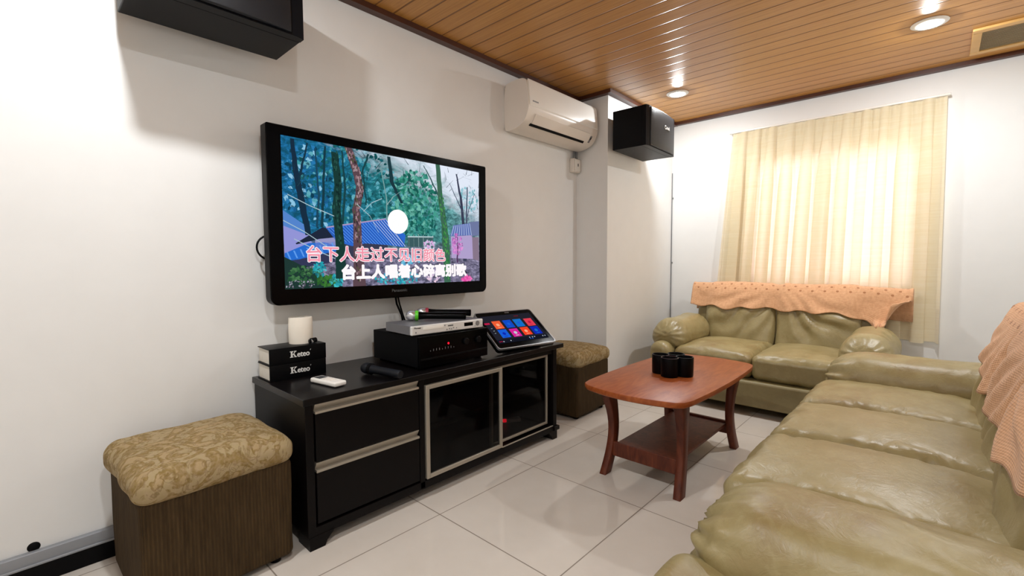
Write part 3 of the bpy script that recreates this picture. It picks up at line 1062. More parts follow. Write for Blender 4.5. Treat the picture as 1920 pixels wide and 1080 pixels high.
# ------------------------------------------------------------------ media cabinet
CX0, CX1 = -2.118, -1.622
CB = thing('media_cabinet', 'long dark brown media cabinet under the television with drawers and glass doors', 'cabinet', (0, 0, 0))
bm = NB()
bx(bm, CX0, CX1 - 0.004, 0.685, 0.715, 0.05, 0.532, 0.002)        # left side
bx(bm, CX0, CX1 - 0.004, 2.118, 2.150, 0.05, 0.532, 0.002)        # right side
bx(bm, CX0, CX1 - 0.006, 1.176, 1.202, 0.05, 0.532, 0.002)        # divider
bx(bm, CX0, CX1 - 0.006, 0.70, 2.13, 0.045, 0.080, 0.002)         # bottom
bx(bm, CX0, CX0 + 0.012, 0.70, 2.13, 0.07, 0.532, 0.002)          # back
bx(bm, CX0 + 0.02, CX1 - 0.06, 1.20, 2.12, 0.285, 0.303, 0.002)   # shelf
bx(bm, CX0, CX1 - 0.012, 1.19, 2.13, 0.507, 0.534, 0.002)
bx(bm, CX1 - 0.05, CX1 + 0.006, 2.12, 2.168, 0.052, 0.076, 0.003)
obj('carcass', bm, 'wenge', CB, wn=True)
bm = NB(); bx(bm, CX0, CX1 + 0.006, 0.676, 2.205, 0.5345, 0.560, 0.003); obj('top_board', bm, 'wenge_top', CB, wn=True)
for (y0, y1) in ((0.690, 0.785), (2.075, 2.155)):
    for (x0, x1) in ((CX1 - 0.10, CX1 - 0.004), (CX0, CX0 + 0.08)):
        bm = NB()
        s0 = 0.03
        pts = [(y0, 0.0), (y0, 0.05), (y1, 0.05), (y1 - (s0 if y0 < 1 else 0), 0.02), (y1 - (s0 * 1.3 if y0 < 1 else 0), 0.0)]
        if y0 > 1:
            pts = [(y0 + s0 * 1.3, 0.0), (y0 + s0, 0.02), (y0, 0.05), (y1, 0.05), (y1, 0.0)]
        prism(bm, pts, x0, x1, lambda a, b, tt: Vector((tt, a, b)))
        obj('foot', bm, 'wenge', CB)
for (z0, z1) in ((0.318, 0.496), (0.088, 0.280)):
    bm = NB(); bx(bm, CX1 - 0.06, CX1 - 0.005, 0.722, 1.172, z0 + 0.003, z1, 0.002); dr = obj('drawer', bm, 'wenge', CB, wn=True)
    bm = NB()
    prism(bm, [(CX1 - 0.030, z1 + 0.001), (CX1 - 0.030, z1 + 0.036), (CX1 - 0.006, z1 + 0.0365), (CX1 - 0.020, z1 + 0.010), (CX1 - 0.004, z1 + 0.009), (CX1 - 0.0025, z1 + 0.001)], 0.722, 1.172, lambda a, b, tt: Vector((a, tt, b)))
    obj('handle', bm, 'alu', dr, 'aluminium grip strip', sharp=25)
def glass_door(y0, y1, x, z0, z1, label, w=0.019):
    b = NB()
    for a0, a1, c0, c1 in ((y0, y0 + w, z0, z1), (y1 - w, y1, z0, z1), (y0 + w, y1 - w, z0, z0 + w), (y0 + w, y1 - w, z1 - w, z1)):
        bx(b, x - 0.018, x, a0, a1, c0, c1, 0.002)
    d = obj('glass_door', b, 'alu', CB, label)
    b = NB(); hardbox(b, x - 0.011, x - 0.007, y0 + w * 0.7, y1 - w * 0.7, z0 + w * 0.7, z1 - w * 0.7)
    obj('pane', b, 'smoked', d, 'smoked glass')
glass_door(1.206, 1.686, CX1 + 0.002, 0.086, 0.504, 'front sliding glass door')
glass_door(1.636, 2.100, CX1 - 0.030, 0.094, 0.504, 'rear sliding glass door', 0.014)
bm = NB(); bx(bm, CX1 - 0.012, CX1 - 0.004, 1.69, 2.118, 0.080, 0.084, 0.001); obj('track', bm, 'alu', CB, 'aluminium sliding track')

# small gadget inside the cabinet
g = thing('media_device', 'small grey device with red light behind the cabinet glass door', 'media device', (-1.862, 2.005, 0.0805), -0.54)
bm = NB(); bx(bm, -0.022, 0.022, -0.050, 0.060, 0.0, 0.022, 0.005); gb = obj('body', bm, 'white_plastic', g)
bm = NB(); bx(bm, 0.004, 0.0235, -0.053, -0.030, 0.006, 0.0235, 0.004); obj('status_light', bm, 'led_red', g, 'glowing red light')

# ------------------------------------------------------------------ things on the cabinet
ZT = 0.5605
def songbook(z, label, rz):
    r = thing('song_book', label, 'book', (-1.956, 0.690, z), rz, 'song books on the cabinet')
    w, d, h = 0.232, 0.130, 0.0655
    b = NB()
    bx(b, -d, 0, 0, w, 0, 0.0035, 0.0012); bx(b, -d, 0, 0, w, h - 0.0035, h, 0.0012); bx(b, -0.004, 0.0005, 0, w, 0.0, h, 0.0012)
    cv = obj('cover', b, 'black', r)
    b = NB(); bx(b, -d + 0.004, -0.0045, 0.004, w - 0.004, 0.004, h - 0.004, 0.001); obj('page_block', b, 'paper', r)
    b = NB()
    # slab-serif word on the spine
    X = 0.0009
    y0, zb, hh = 0.080, 0.022, 0.026
    def P(a, c):
        return Vector((X, y0 + a, zb + c))
    def pg(pts):
        b.faces.new([b.verts.new(P(*p)) for p in pts])
    pg([(0, 0), (0.014, 0), (0.014, 0.003), (0.0105, 0.003), (0.0105, hh - 0.003), (0.014, hh - 0.003), (0.014, hh), (0, hh), (0, hh - 0.003), (0.0035, hh - 0.003), (0.0035, 0.003), (0, 0.003)])
    pg([(0.0105, 0.011), (0.0195, hh - 0.003), (0.0165, hh - 0.003), (0.0165, hh), (0.0265, hh), (0.0265, hh - 0.003), (0.0235, hh - 0.003), (0.0105, 0.0075)])
    pg([(0.0125, 0.0135), (0.0160, 0.0165), (0.0245, 0.003), (0.0275, 0.003), (0.0275, 0), (0.0175, 0), (0.0175, 0.003), (0.0185, 0.003)])
    for k in range(8):
        ou, ow = 0.0010 * math.cos(PI * k / 4), 0.0005 * math.sin(PI * k / 4)
        text_mesh(b, 'eteo', 0.027, lambda a, c: P(0.030 + a + ou, c * 1.22 + ow) + Vector((0.00003 * k, 0, 0)), width=0.050)
    tube(b, [(X, y0 + 0.083, zb + 0.021), (X, y0 + 0.086, zb + 0.026)], 0.0008, 5)
    obj('spine_lettering', b, 'print_white', cv, 'white lettering', sharp=None)
    return r
songbook(ZT, 'black song book lying on the cabinet, lower of the two', 0.0)
songbook(ZT + 0.0665, 'black song book lying on top of the other, under the tissue roll', -0.012)
ZB = ZT + 0.1325
bm = NB()
lathe(bm, [(0.0475, 0.0), (0.0475, 0.001), (0.0485, 0.05), (0.048, 0.108), (0.046, 0.112), (0.022, 0.112), (0.020, 0.108), (0.020, 0.004)], Matrix.Translation((-2.035, 0.850, ZB)), 32)
tr_ = thing('tissue_roll', 'white tissue roll standing on the black song books', 'tissue roll', (0, 0, 0))
obj('roll', bm, 'tissue', tr_)
bm = NB(); lathe(bm, [(0.0195, 0.003), (0.0195, 0.1125), (0.017, 0.1125), (0.017, 0.003)], Matrix.Translation((-2.035, 0.850, ZB)), 24); obj('core', bm, 'paper', tr_)
ad = thing('cable_adapter', 'small dark cable adapter lying on the song books beside the tissue roll', 'adapter', (-1.985, 0.890, ZB))
bm = NB()
lathe(bm, [(0, 0), (0.0085, 0), (0.0085, 0.022), (0, 0.022)], Matrix.Translation((0.004, -0.028, 0.009)) @ Matrix.Rotation(-PI / 2, 4, 'X'), 16)
lathe(bm, [(0, 0), (0.011, 0), (0.011, 0.024), (0, 0.024)], Matrix.Translation((-0.004, 0.004, 0.0115)) @ Matrix.Rotation(-PI / 2 + 0.3, 4, 'Z') @ Matrix.Rotation(PI / 2, 4, 'Y'), 16)
obj('plug', bm, 'black', ad)
bm = NB(); lathe(bm, [(0.0087, 0.008), (0.0092, 0.010), (0.0092, 0.014), (0.0087, 0.016)], Matrix.Translation((0.004, -0.028, 0.009)) @ Matrix.Rotation(-PI / 2, 4, 'X'), 16); obj('band', bm, 'steel', ad)

# air conditioner remote
rm = thing('remote_control', 'white air conditioner remote lying flat on the cabinet top', 'remote control', (-1.765, 0.839, ZT), 0.17)
bm = NB(); rbox(bm, (0, 0, 0.0105), (0.158, 0.056, 0.019), 0.007, 4); rb = obj('body', bm, 'white_plastic', rm)
bm = NB(); bx(bm, -0.066, -0.028, -0.018, 0.018, 0.0195, 0.0208, 0.0005); obj('display', bm, 'print_dim', rm)
bm = NB()
for i in range(3):
    for j in range(2):
        bx(bm, -0.012 + i * 0.018, 0.0 + i * 0.018, -0.014 + j * 0.016, -0.002 + j * 0.016, 0.0195, 0.0212, 0.0005)
obj('buttons', bm, 'ac_white', rm)

# wired black microphone lying in front of the amplifier
def mic(name, label, p0, p1, ring, head_mat, body_mat, group=None, cable=False):
    r = thing(name, label, 'microphone', (0, 0, 0), 0, group)
    m = basis(p0, p1)
    L = (Vector(p1) - Vector(p0)).length
    b = NB(); lathe(b, [(0, -0.026), (0.012, -0.023), (0.020, -0.014), (0.0240, 0.0), (0.0235, 0.010), (0.020, 0.020)], m, 24); h = obj('grille_head', b, head_mat, r)
    b = NB(); lathe(b, [(0.020, 0.020), (0.0245, 0.021), (0.0245, 0.034), (0.020, 0.036)], m, 24); obj('ring', b, ring, r)
    b = NB(); lathe(b, [(0.0195, 0.036), (0.0185, 0.045), (0.0165, 0.075), (0.0170, L - 0.02), (0.0175, L - 0.004), (0.016, L), (0.0, L)], m, 24); obj('handle', b, body_mat, r)
    return r
mic('microphone', 'silver headed wireless microphone with green ring on the silver player', (-1.862, 1.303, 0.7840), (-1.702, 1.513, 0.7770), 'green', 'steel', 'black_gloss', 'wireless microphones')
mic('microphone', 'wireless microphone with red ring lying behind the green ringed one', (-1.940, 1.422, 0.7840), (-1.785, 1.622, 0.7770), 'red', 'steel', 'black_gloss', 'wireless microphones')
mic('microphone', 'dark microphone lying on the cabinet in front of the black amplifier', (-1.800, 1.026, ZT + 0.0255), (-1.610, 1.072, ZT + 0.019), 'black_matte', 'dark_navy', 'dark_navy')

# amplifier
AM = thing('amplifier', 'black karaoke amplifier on the cabinet carrying the silver player', 'amplifier', (-1.668, 1.4145, ZT))
w = 0.2095
bm = NB(); bx(bm, -0.372, -0.012, -w, w, 0.012, 0.150, 0.003); obj('case', bm, 'black_matte', AM, wn=True)
bm = NB(); bx(bm, -0.0115, 0.004, -w, w, 0.010, 0.150, 0.003); fp = obj('front_panel', bm, 'black_gloss', AM, wn=True)
bm = NB(); bx(bm, 0.0042, 0.007, -w + 0.005, w - 0.004, 0.044, 0.052, 0.001); obj('panel_ledge', bm, 'black', fp)
bm = NB()
for k in range(9):
    y = -0.150 + k * 0.017
    hardbox(bm, 0.0043, 0.0052, y, y + 0.0022, 0.080, 0.080 + (0.010 if k % 4 else 0.005))
obj('level_marks', bm, 'print_grey', fp)
bm = NB(); lathe(bm, [(0, 0), (0.005, 0), (0.005, 0.0015), (0, 0.002)], Matrix.Translation((0.0042, -0.045, 0.104)) @ Matrix.Rotation(PI / 2, 4, 'Y'), 12); obj('power_light', bm, 'led_red', fp, 'glowing red light')
for k in range(2):
    bm = NB(); lathe(bm, [(0.016, 0), (0.016, 0.010), (0.014, 0.012), (0, 0.012)], Matrix.Translation((0.0042, 0.06 + k * 0.08, 0.10)) @ Matrix.Rotation(PI / 2, 4, 'Y'), 24); obj('knob', bm, 'black', fp)
for (x, y) in ((-0.04, -0.18), (-0.04, 0.18), (-0.33, -0.18), (-0.33, 0.18)):
    bm = NB(); lathe(bm, [(0, 0), (0.018, 0), (0.02, 0.012), (0, 0.012)], Matrix.Translation((x, y, 0)), 16); obj('foot', bm, 'black', AM)

# silver disc player
DV = thing('disc_player', 'slim silver disc player on top of the black amplifier', 'disc player', (-1.698, 1.186, ZT + 0.1505), -0.063)
bm = NB(); bx(bm, -0.222, -0.010, 0, 0.41, 0.006, 0.047, 0.002); obj('case', bm, 'silver_lid', DV, wn=True)
bm = NB()
rbox(bm, (-0.002, 0.205, 0.026), (0.016, 0.41, 0.042), 0.005, 3)
fp = obj('front_panel', bm, 'silver_face', DV, wn=True)
X = 0.0062
bm = NB(); bx(bm, X - 0.0005, X + 0.0008, 0.292, 0.345, 0.020, 0.037, 0.0005); obj('display', bm, 'black_gloss', fp)
bm = NB(); bx(bm, X - 0.0005, X + 0.0012, 0.060, 0.170, 0.026, 0.040, 0.0005); obj('disc_tray', bm, 'white_plastic', fp)
bm = NB(); text_mesh(bm, 'Pioneer', 0.010, lambda a, c: Vector((X + 0.0005, 0.014 + a, 0.034 + c)), bold=0.0003, width=0.036); obj('brand_lettering', bm, 'black', fp, sharp=None)
for (y, z, r) in ((0.022, 0.018, 0.0035), (0.178, 0.036, 0.003), (0.190, 0.016, 0.003), (0.204, 0.018, 0.003), (0.216, 0.016, 0.003), (0.228, 0.02, 0.003), (0.245, 0.018, 0.0025), (0.358, 0.016, 0.002), (0.398, 0.016, 0.002)):
    bm = NB(); lathe(bm, [(r, 0), (r, 0.002), (0, 0.0024)], Matrix.Translation((X - 0.0005, y, z)) @ Matrix.Rotation(PI / 2, 4, 'Y'), 12); obj('button', bm, 'print_grey', fp)
bm = NB(); bx(bm, X - 0.0005, X + 0.001, 0.196, 0.226, 0.030, 0.035, 0.0005); obj('disc_logo', bm, 'print_dim', fp)
bm = NB(); lathe(bm, [(0.0125, 0), (0.0125, 0.0015), (0.010, 0.0018), (0.010, 0.0008), (0.006, 0.0008), (0.006, 0.002), (0, 0.0022)], Matrix.Translation((X - 0.0005, 0.374, 0.028)) @ Matrix.Rotation(PI / 2, 4, 'Y'), 24); obj('jog_ring', bm, 'grey_metal', fp)
for (x, y) in ((-0.03, 0.04), (-0.03, 0.37), (-0.19, 0.04), (-0.19, 0.37)):
    bm = NB(); lathe(bm, [(0, 0), (0.012, 0), (0.012, 0.0065), (0, 0.0065)], Matrix.Translation((x, y, 0)), 14); obj('foot', bm, 'black', DV)

# touch screen monitor
MO = thing('touch_monitor', 'tilted black touch screen with coloured app tiles at the right end of the cabinet', 'touch screen', (-1.656, 1.699, ZT), -0.164)
TILT = 0.966
# local frame: y along the width, n normal, up along the panel
def mp(u, w, d=0.0):
    """u, w in metres on the panel from its lower-left corner, d out of the face"""
    n = Vector((math.cos(TILT), 0, math.sin(TILT)))
    up = Vector((-math.sin(TILT), 0, math.cos(TILT)))
    return Vector((0, u, 0.028)) + up * w + n * d
MW, MH = 0.404, 0.290
rotm = Matrix(((math.cos(TILT), 0, -math.sin(TILT)), (0, 1, 0), (math.sin(TILT), 0, math.cos(TILT))))
bm = NB()
pts = rounded_outline(0, MW, 0, MH, 0.016, 0.016)
A, B = prism(bm, pts, -0.030, -0.0008, lambda a, b, tt: mp(a, b, tt))
mb = obj('panel', bm, 'black_gloss', MO, sharp=30)
bm = NB()
inner = [(0.004 + (a) * (MW - 0.008) / MW, 0.004 + b * (MH - 0.008) / MH) for a, b in pts]
o1 = [bm.verts.new(mp(a, b, -0.010)) for a, b in [(MW / 2 + (a - MW / 2) * 1.006, MH / 2 + (b - MH / 2) * 1.008) for a, b in pts]]
o2 = [bm.verts.new(mp(a, b, 0.001)) for a, b in [(MW / 2 + (a - MW / 2) * 1.006, MH / 2 + (b - MH / 2) * 1.008) for a, b in pts]]
o3 = [bm.verts.new(mp(a, b, 0.001)) for a, b in inner]
n = len(pts)
for P_, Q_ in ((o1, o2), (o2, o3)):
    for k in range(n):
        bm.faces.new((P_[k], P_[(k + 1) % n], Q_[(k + 1) % n], Q_[k]))
obj('edge_band', bm, 'grey_metal', MO, sharp=30)
for nm, c in (('ui_bg', (34, 34, 44)), ('ui_bg2', (20, 22, 34)), ('ui_orange', (236, 92, 52)), ('ui_blue', (18, 74, 196)), ('ui_cyan', (22, 112, 198)), ('ui_red', (222, 62, 80)),
              ('ui_azure', (24, 92, 214)), ('ui_magenta', (214, 34, 150)), ('ui_flame', (240, 66, 34)), ('ui_crimson', (190, 26, 70)), ('ui_text', (190, 200, 214)), ('ui_light', (250, 170, 130)), ('ui_deep', (16, 40, 176)), ('ui_darkred', (110, 22, 40))):
    M[nm] = emit(nm, rgb(*c))
ui = ['ui_bg', 'ui_bg2', 'ui_orange', 'ui_blue', 'ui_cyan', 'ui_red', 'ui_azure', 'ui_magenta', 'ui_flame', 'ui_crimson', 'ui_text', 'ui_light', 'ui_deep', 'ui_darkred']
bm = NB()
def mq(u0, u1, w0, w1, d, mat):
    f = bm.faces.new([bm.verts.new(mp(u * MW, w * MH, d)) for u, w in ((u0, w0), (u1, w0), (u1, w1), (u0, w1))])
    f.material_index = ui.index(mat)
mq(0.06, 0.935, 0.13, 0.89, 0.0004, 'ui_bg')
obj('screen', bm, ui, MO)
scr = [o for o in MO.children if o.name.startswith('screen')][0]
bm = NB()
mq(0.06, 0.935, 0.13, 0.225, 0.0006, 'ui_bg2')
mq(0.05, 0.135, 0.655, 0.70, 0.0008, 'ui_crimson')
mq(0.62, 0.70, 0.815, 0.835, 0.0008, 'ui_darkred')
for (u, w, s_) in ((0.095, 0.525, 0.03), (0.105, 0.455, 0.028), (0.10, 0.39, 0.028)):
    mq(u, u + s_ * 1.6, w, w + 0.03, 0.0008, 'ui_bg2'); mq(u + 0.005, u + s_, w + 0.01, w + 0.02, 0.001, 'ui_text')
for (u, w, m) in ((0.085, 0.165, 'ui_crimson'), (0.115, 0.165, 'ui_crimson'), (0.145, 0.16, 'ui_text'), (0.265, 0.165, 'ui_text'), (0.60, 0.185, 'ui_text'), (0.65, 0.185, 'ui_text'), (0.69, 0.185, 'ui_text'), (0.84, 0.18, 'ui_text'), (0.88, 0.18, 'ui_text'), (0.60, 0.15, 'ui_azure'), (0.64, 0.15, 'ui_azure'), (0.30, 0.15, 'ui_bg')):
    mq(u, u + 0.016, w, w + 0.022, 0.0010, m)
obj('menu_bar', bm, ui, scr)
tiles = [(0.18, 0.51, 'ui_orange', 'ui_light'), (0.366, 0.51, 'ui_blue', 'ui_azure'), (0.547, 0.51, 'ui_cyan', 'ui_azure'), (0.741, 0.50, 'ui_red', 'ui_crimson'),
         (0.178, 0.262, 'ui_azure', 'ui_deep'), (0.368, 0.255, 'ui_magenta', 'ui_text'), (0.562, 0.265, 'ui_flame', 'ui_light'), (0.742, 0.255, 'ui_deep', 'ui_cyan')]
for (u, w, m1, m2) in tiles:
    bm = NB()
    mq(u, u + 0.142, w, w + 0.222, 0.0012, m1)
    # small round glyph in the middle of the tile
    f = bm.faces.new([bm.verts.new(mp((u + 0.07) * MW + 0.011 * math.cos(2 * PI * k / 14), (w + 0.11) * MH + 0.011 * math.sin(2 * PI * k / 14), 0.0014)) for k in range(14)])
    f.material_index = ui.index(m2)
    mq(u + 0.045, u + 0.10, w + 0.03, w + 0.045, 0.0014, m2)
    obj('app_tile', bm, ui, scr)
bm = NB(); rbox(bm, mp(MW * 0.55, MH * 0.95, 0.0006), (0.0015, 0.03, 0.007), 0.0005, 1, rot=rotm); obj('brand_mark', bm, 'grey_metal', mb)
bm = NB()
rbox(bm, (-0.10, 0.20, 0.005), (0.16, 0.22, 0.008), 0.003, 2)
rbox(bm, (-0.13, 0.20, 0.045), (0.04, 0.14, 0.08), 0.006, 2)
obj('stand', bm, 'grey_metal', MO)
MO.location.x += 0.0


# ------------------------------------------------------------------ sofas
def sofa_parts(root, n, seat_w, arm_w, pil_w, pil_out, leather_arm, seed, folds, pil_tops, pil_len=(0.095, 0.70), post_top=0.4325, post_front=0.0, post_out=(0.0, 0.0)):
    """local frame: x along the length (centred), y from the front (0) to the back, z up"""
    inner = n * seat_w
    half = inner / 2 + arm_w
    # plinth
    b = NB()
    def wob(p, nn):
        return p + nn * (0.003 * nz(p.x * 6, p.y * 6, p.z * 9 + seed))
    rbox(b, (0, 0.44, 0.145), (2 * half - 0.03, 0.80, 0.175), 0.02, 3, d=0.06, f=wob)
    obj('base', b, 'leather_base', root)
    for sx in (-1, 1):
        for y in (0.10, 0.78):
            b = NB(); lathe(b, [(0, 0), (0.020, 0), (0.026, 0.058), (0, 0.058)], Matrix.Translation((sx * (half - 0.09), y, 0)), 16); obj('foot', b, 'black', root)
    # back frame
    b = NB()
    def backf(p, nn):
        p = p.copy()
        p += nn * (0.004 * nz(p.x * 5, p.y * 5, p.z * 5 + seed))
        p.y += 0.05 * sstep(-0.3, 0.38, p.z) - 0.025
        return p
    rbox(b, (0, 0.795, 0.445), (inner + 0.16, 0.10, 0.76), 0.045, 4, d=0.05, f=backf)
    obj('back_frame', b, 'leather_base', root)
    for sx in (-1, 1):
        # arm panel (front post and side)
        b = NB()
        def postf(p, nn, sx=sx):
            p = p.copy()
            p += nn * (0.004 * nz(p.x * 7 + sx, p.y * 7, p.z * 7 + seed))
            # crown the top front edge
            if p.z > 0.1:
                p.z += -0.02 * (abs(p.x) / (arm_w / 2)) ** 2
            return p
        pw = min(arm_w, 0.235)
        po = post_out[0 if sx < 0 else 1]
        rbox(b, (sx * (half + po - pw / 2), (post_front + 0.81) / 2, (0.06 + post_top) / 2), (pw, 0.81 - post_front, post_top - 0.06), 0.06, 5, d=0.04, f=postf)
        obj('arm_panel', b, leather_arm, root)
        # padded arm cushion draped over the panel
        b = NB()
        y0, y1 = pil_len
        ln = y1 - y0
        ph = 0.24 if arm_w > 0.25 else 0.19
        zc = pil_tops[0 if sx < 0 else 1] - ph / 2
        def pilf(p, nn, sx=sx):
            p = p.copy()
            s_ = (p.y + ln / 2) / ln          # 0 front .. 1 back
            q = p.x / (pil_w / 2)
            top = sstep(-0.02, ph / 2, p.z)
            # rounder crown, drooping at both sides
            p.z += 0.028 * top * (1 - q * q) - 0.018 * q * q
            # the front end tapers down and is a little narrower
            fr = 1 - sstep(0.0, 0.30, s_)
            p.z -= 0.055 * fr * fr * (0.35 + 0.65 * top)
            p.x *= 1 - 0.10 * fr * fr
            # sag along the middle
            p.z -= 0.012 * top * math.sin(PI * s_)
            # gathered pleats at the front end
            ang = math.atan2(p.z, p.x)
            pl = math.exp(-((s_ - 0.02) / 0.10) ** 2)
            p += nn * (0.0085 * pl * folds ** 3 * math.sin(ang * 15 + 2.5 * nz(ang * 3, seed, sx)))
            # cross wrinkles
            w_ = ridge(p.x * 5 + seed, p.y * 13 + 2.0 * nz(p.x * 9, p.y * 3, seed), p.z * 5)
            p += nn * (0.0070 * max(0.0, w_ - 0.35) * (0.4 + top) * sstep(-0.1, 0.4, nz(p.y * 3 + seed, p.x * 3, sx * 2.0)))
            p += nn * (0.006 * nz(p.x * 4 + seed * 3, p.y * 3, p.z * 4))
            p += nn * (0.0018 * nz(p.x * 22, p.y * 22 + seed, p.z * 22))
            return p
        rbox(b, (sx * (half + pil_out[0 if sx < 0 else 1] - pil_w / 2), (y0 + y1) / 2, zc), (pil_w, ln, ph), min(0.088, ph * 0.46), 7, d=0.013, f=pilf)
        obj('arm_cushion', b, leather_arm, root, sharp=None)
    for i in range(n):
        cx = -inner / 2 + seat_w * (i + 0.5)
        # seat cushion
        b = NB()
        sw, sd, sh = seat_w - 0.004, 0.645, 0.185
        def seatf(p, nn, i=i):
            p = p.copy()
            qx, qy = p.x / (sw / 2), p.y / (sd / 2)
            top = sstep(0.0, sh / 2, p.z)
            crown = (1 - abs(qx) ** 2.6) * (1 - abs(qy) ** 3.0)
            p.z += top * (0.044 * crown - 0.016)
            # front face rolls out at the top
            if qy < -0.8:
                p.y -= 0.012 * sstep(-0.09, 0.06, p.z)
            # wrinkles running across the rounded edges, and soft dents
            edge = sstep(0.55, 0.98, max(abs(qx), 0.9 * abs(qy)))
            w1 = ridge(p.x * 4.5 + i * 3 + seed, p.y * 15 + 1.6 * nz(p.x * 8, p.y * 5, seed + i), 0.3)
            w2 = ridge(p.x * 9 + i, p.y * 30 + 2.2 * nz(p.x * 12, p.y * 7, seed), 0.9)
            near = math.exp(-((qx - 0.80) / 0.16) ** 2) * sstep(-0.75, -0.3, qy) * top
            w3 = ridge(p.x * 12 + i * 5, p.y * 22 + 2.5 * nz(p.x * 14, p.y * 9, seed + i), seed) * (0.5 + 0.8 * nz(p.y * 5, i * 3.0, seed))
            p += nn * ((edge * (0.0085 * max(0, w1 - 0.1) + 0.004 * max(0, w2)) + 0.0075 * w3 * near) * folds)
            p += nn * (0.006 * nz(p.x * 3 + i * 7, p.y * 3, seed) * top)
            p += nn * (0.0028 * ridge(p.x * 8 + seed, p.y * 8 + i * 5, 0.5) * top * folds * sstep(-0.1, 0.4, nz(p.x * 4, p.y * 4, seed + i)))
            p.x = max(-seat_w / 2 + 0.001, min(seat_w / 2 - 0.001, p.x))
            return p
        rbox(b, (cx, 0.085 + sd / 2, 0.323), (sw, sd, sh), 0.052, 6, d=0.011, f=seatf)
        obj('seat_cushion', b, 'leather' if i else 'leather_worn', root, sharp=None)
        # back cushion
        b = NB()
        bw, bd, bh = seat_w - 0.004, 0.155, 0.50
        def bcf(p, nn, i=i):
            p = p.copy()
            y_in = p.y
            qx, qz = p.x / (bw / 2), p.z / (bh / 2)
            front = sstep(-0.2, -0.9, p.y / (bd / 2))
            fullness = (1 - abs(qx) ** 2.4) * (1 - abs(qz) ** 2.6)
            p.y -= front * (0.030 * fullness)
            # draped folds fanning from the upper outer corner
            sg = 1 if i == n - 1 else -1
            a, c_ = (qx * sg + 1.1), (1.15 - qz)
            ang = math.atan2(a, c_ + 1e-6)
            fo = math.sin(ang * 21 + 3.0 * nz(qx * 1.3 + i, qz * 1.3, seed))
            p.y -= front * (0.017 if n == 2 else 0.010) * folds * fo * (1 - abs(qx) ** 4) * sstep(1.0, 0.2, abs(qz))
            p += nn * (0.011 * nz(p.x * 5 + i * 4, p.z * 5, seed + 4))
            p += nn * (0.004 * ridge(p.x * 9 + i * 2, p.z * 9, seed + 9) * folds)
            # lean back with height
            fr_ = (1 - max(-1.0, min(1.0, y_in / (bd / 2)))) / 2
            p.y += (0.13 * fr_ + 0.05 * (1 - fr_)) * (qz + 1) / 2 + 0.008
            p.x = max(-seat_w / 2 + 0.001, min(seat_w / 2 - 0.001, p.x))
            return p
        rbox(b, (cx, 0.722, 0.39 + bh / 2 - 0.045), (bw, bd, bh), 0.06, 6, d=0.016, f=bcf)
        obj('back_cushion', b, 'leather', root, sharp=None)


LV_L, LV_R = (-0.915, 3.295, 0), 0.0
LV = thing('loveseat', 'khaki leather two seat sofa below the window', 'sofa', LV_L, LV_R)
sofa_parts(LV, 2, 0.54, 0.165, 0.285, (0.050, 0.050), 'leather', 1.7, 0.75, (0.575, 0.575))
SF_L, SF_R = (-0.525, 2.175, 0), -PI / 2
SF = thing('sofa', 'long worn khaki leather three seat sofa along the right side', 'sofa', SF_L, SF_R)
sofa_parts(SF, 3, 0.517, 0.35, 0.375, (-0.025, -0.005), 'leather_worn', 5.3, 1.0, (0.530, 0.455), (0.095, 0.82), post_top=0.335, post_front=0.05, post_out=(-0.045, 0.15))


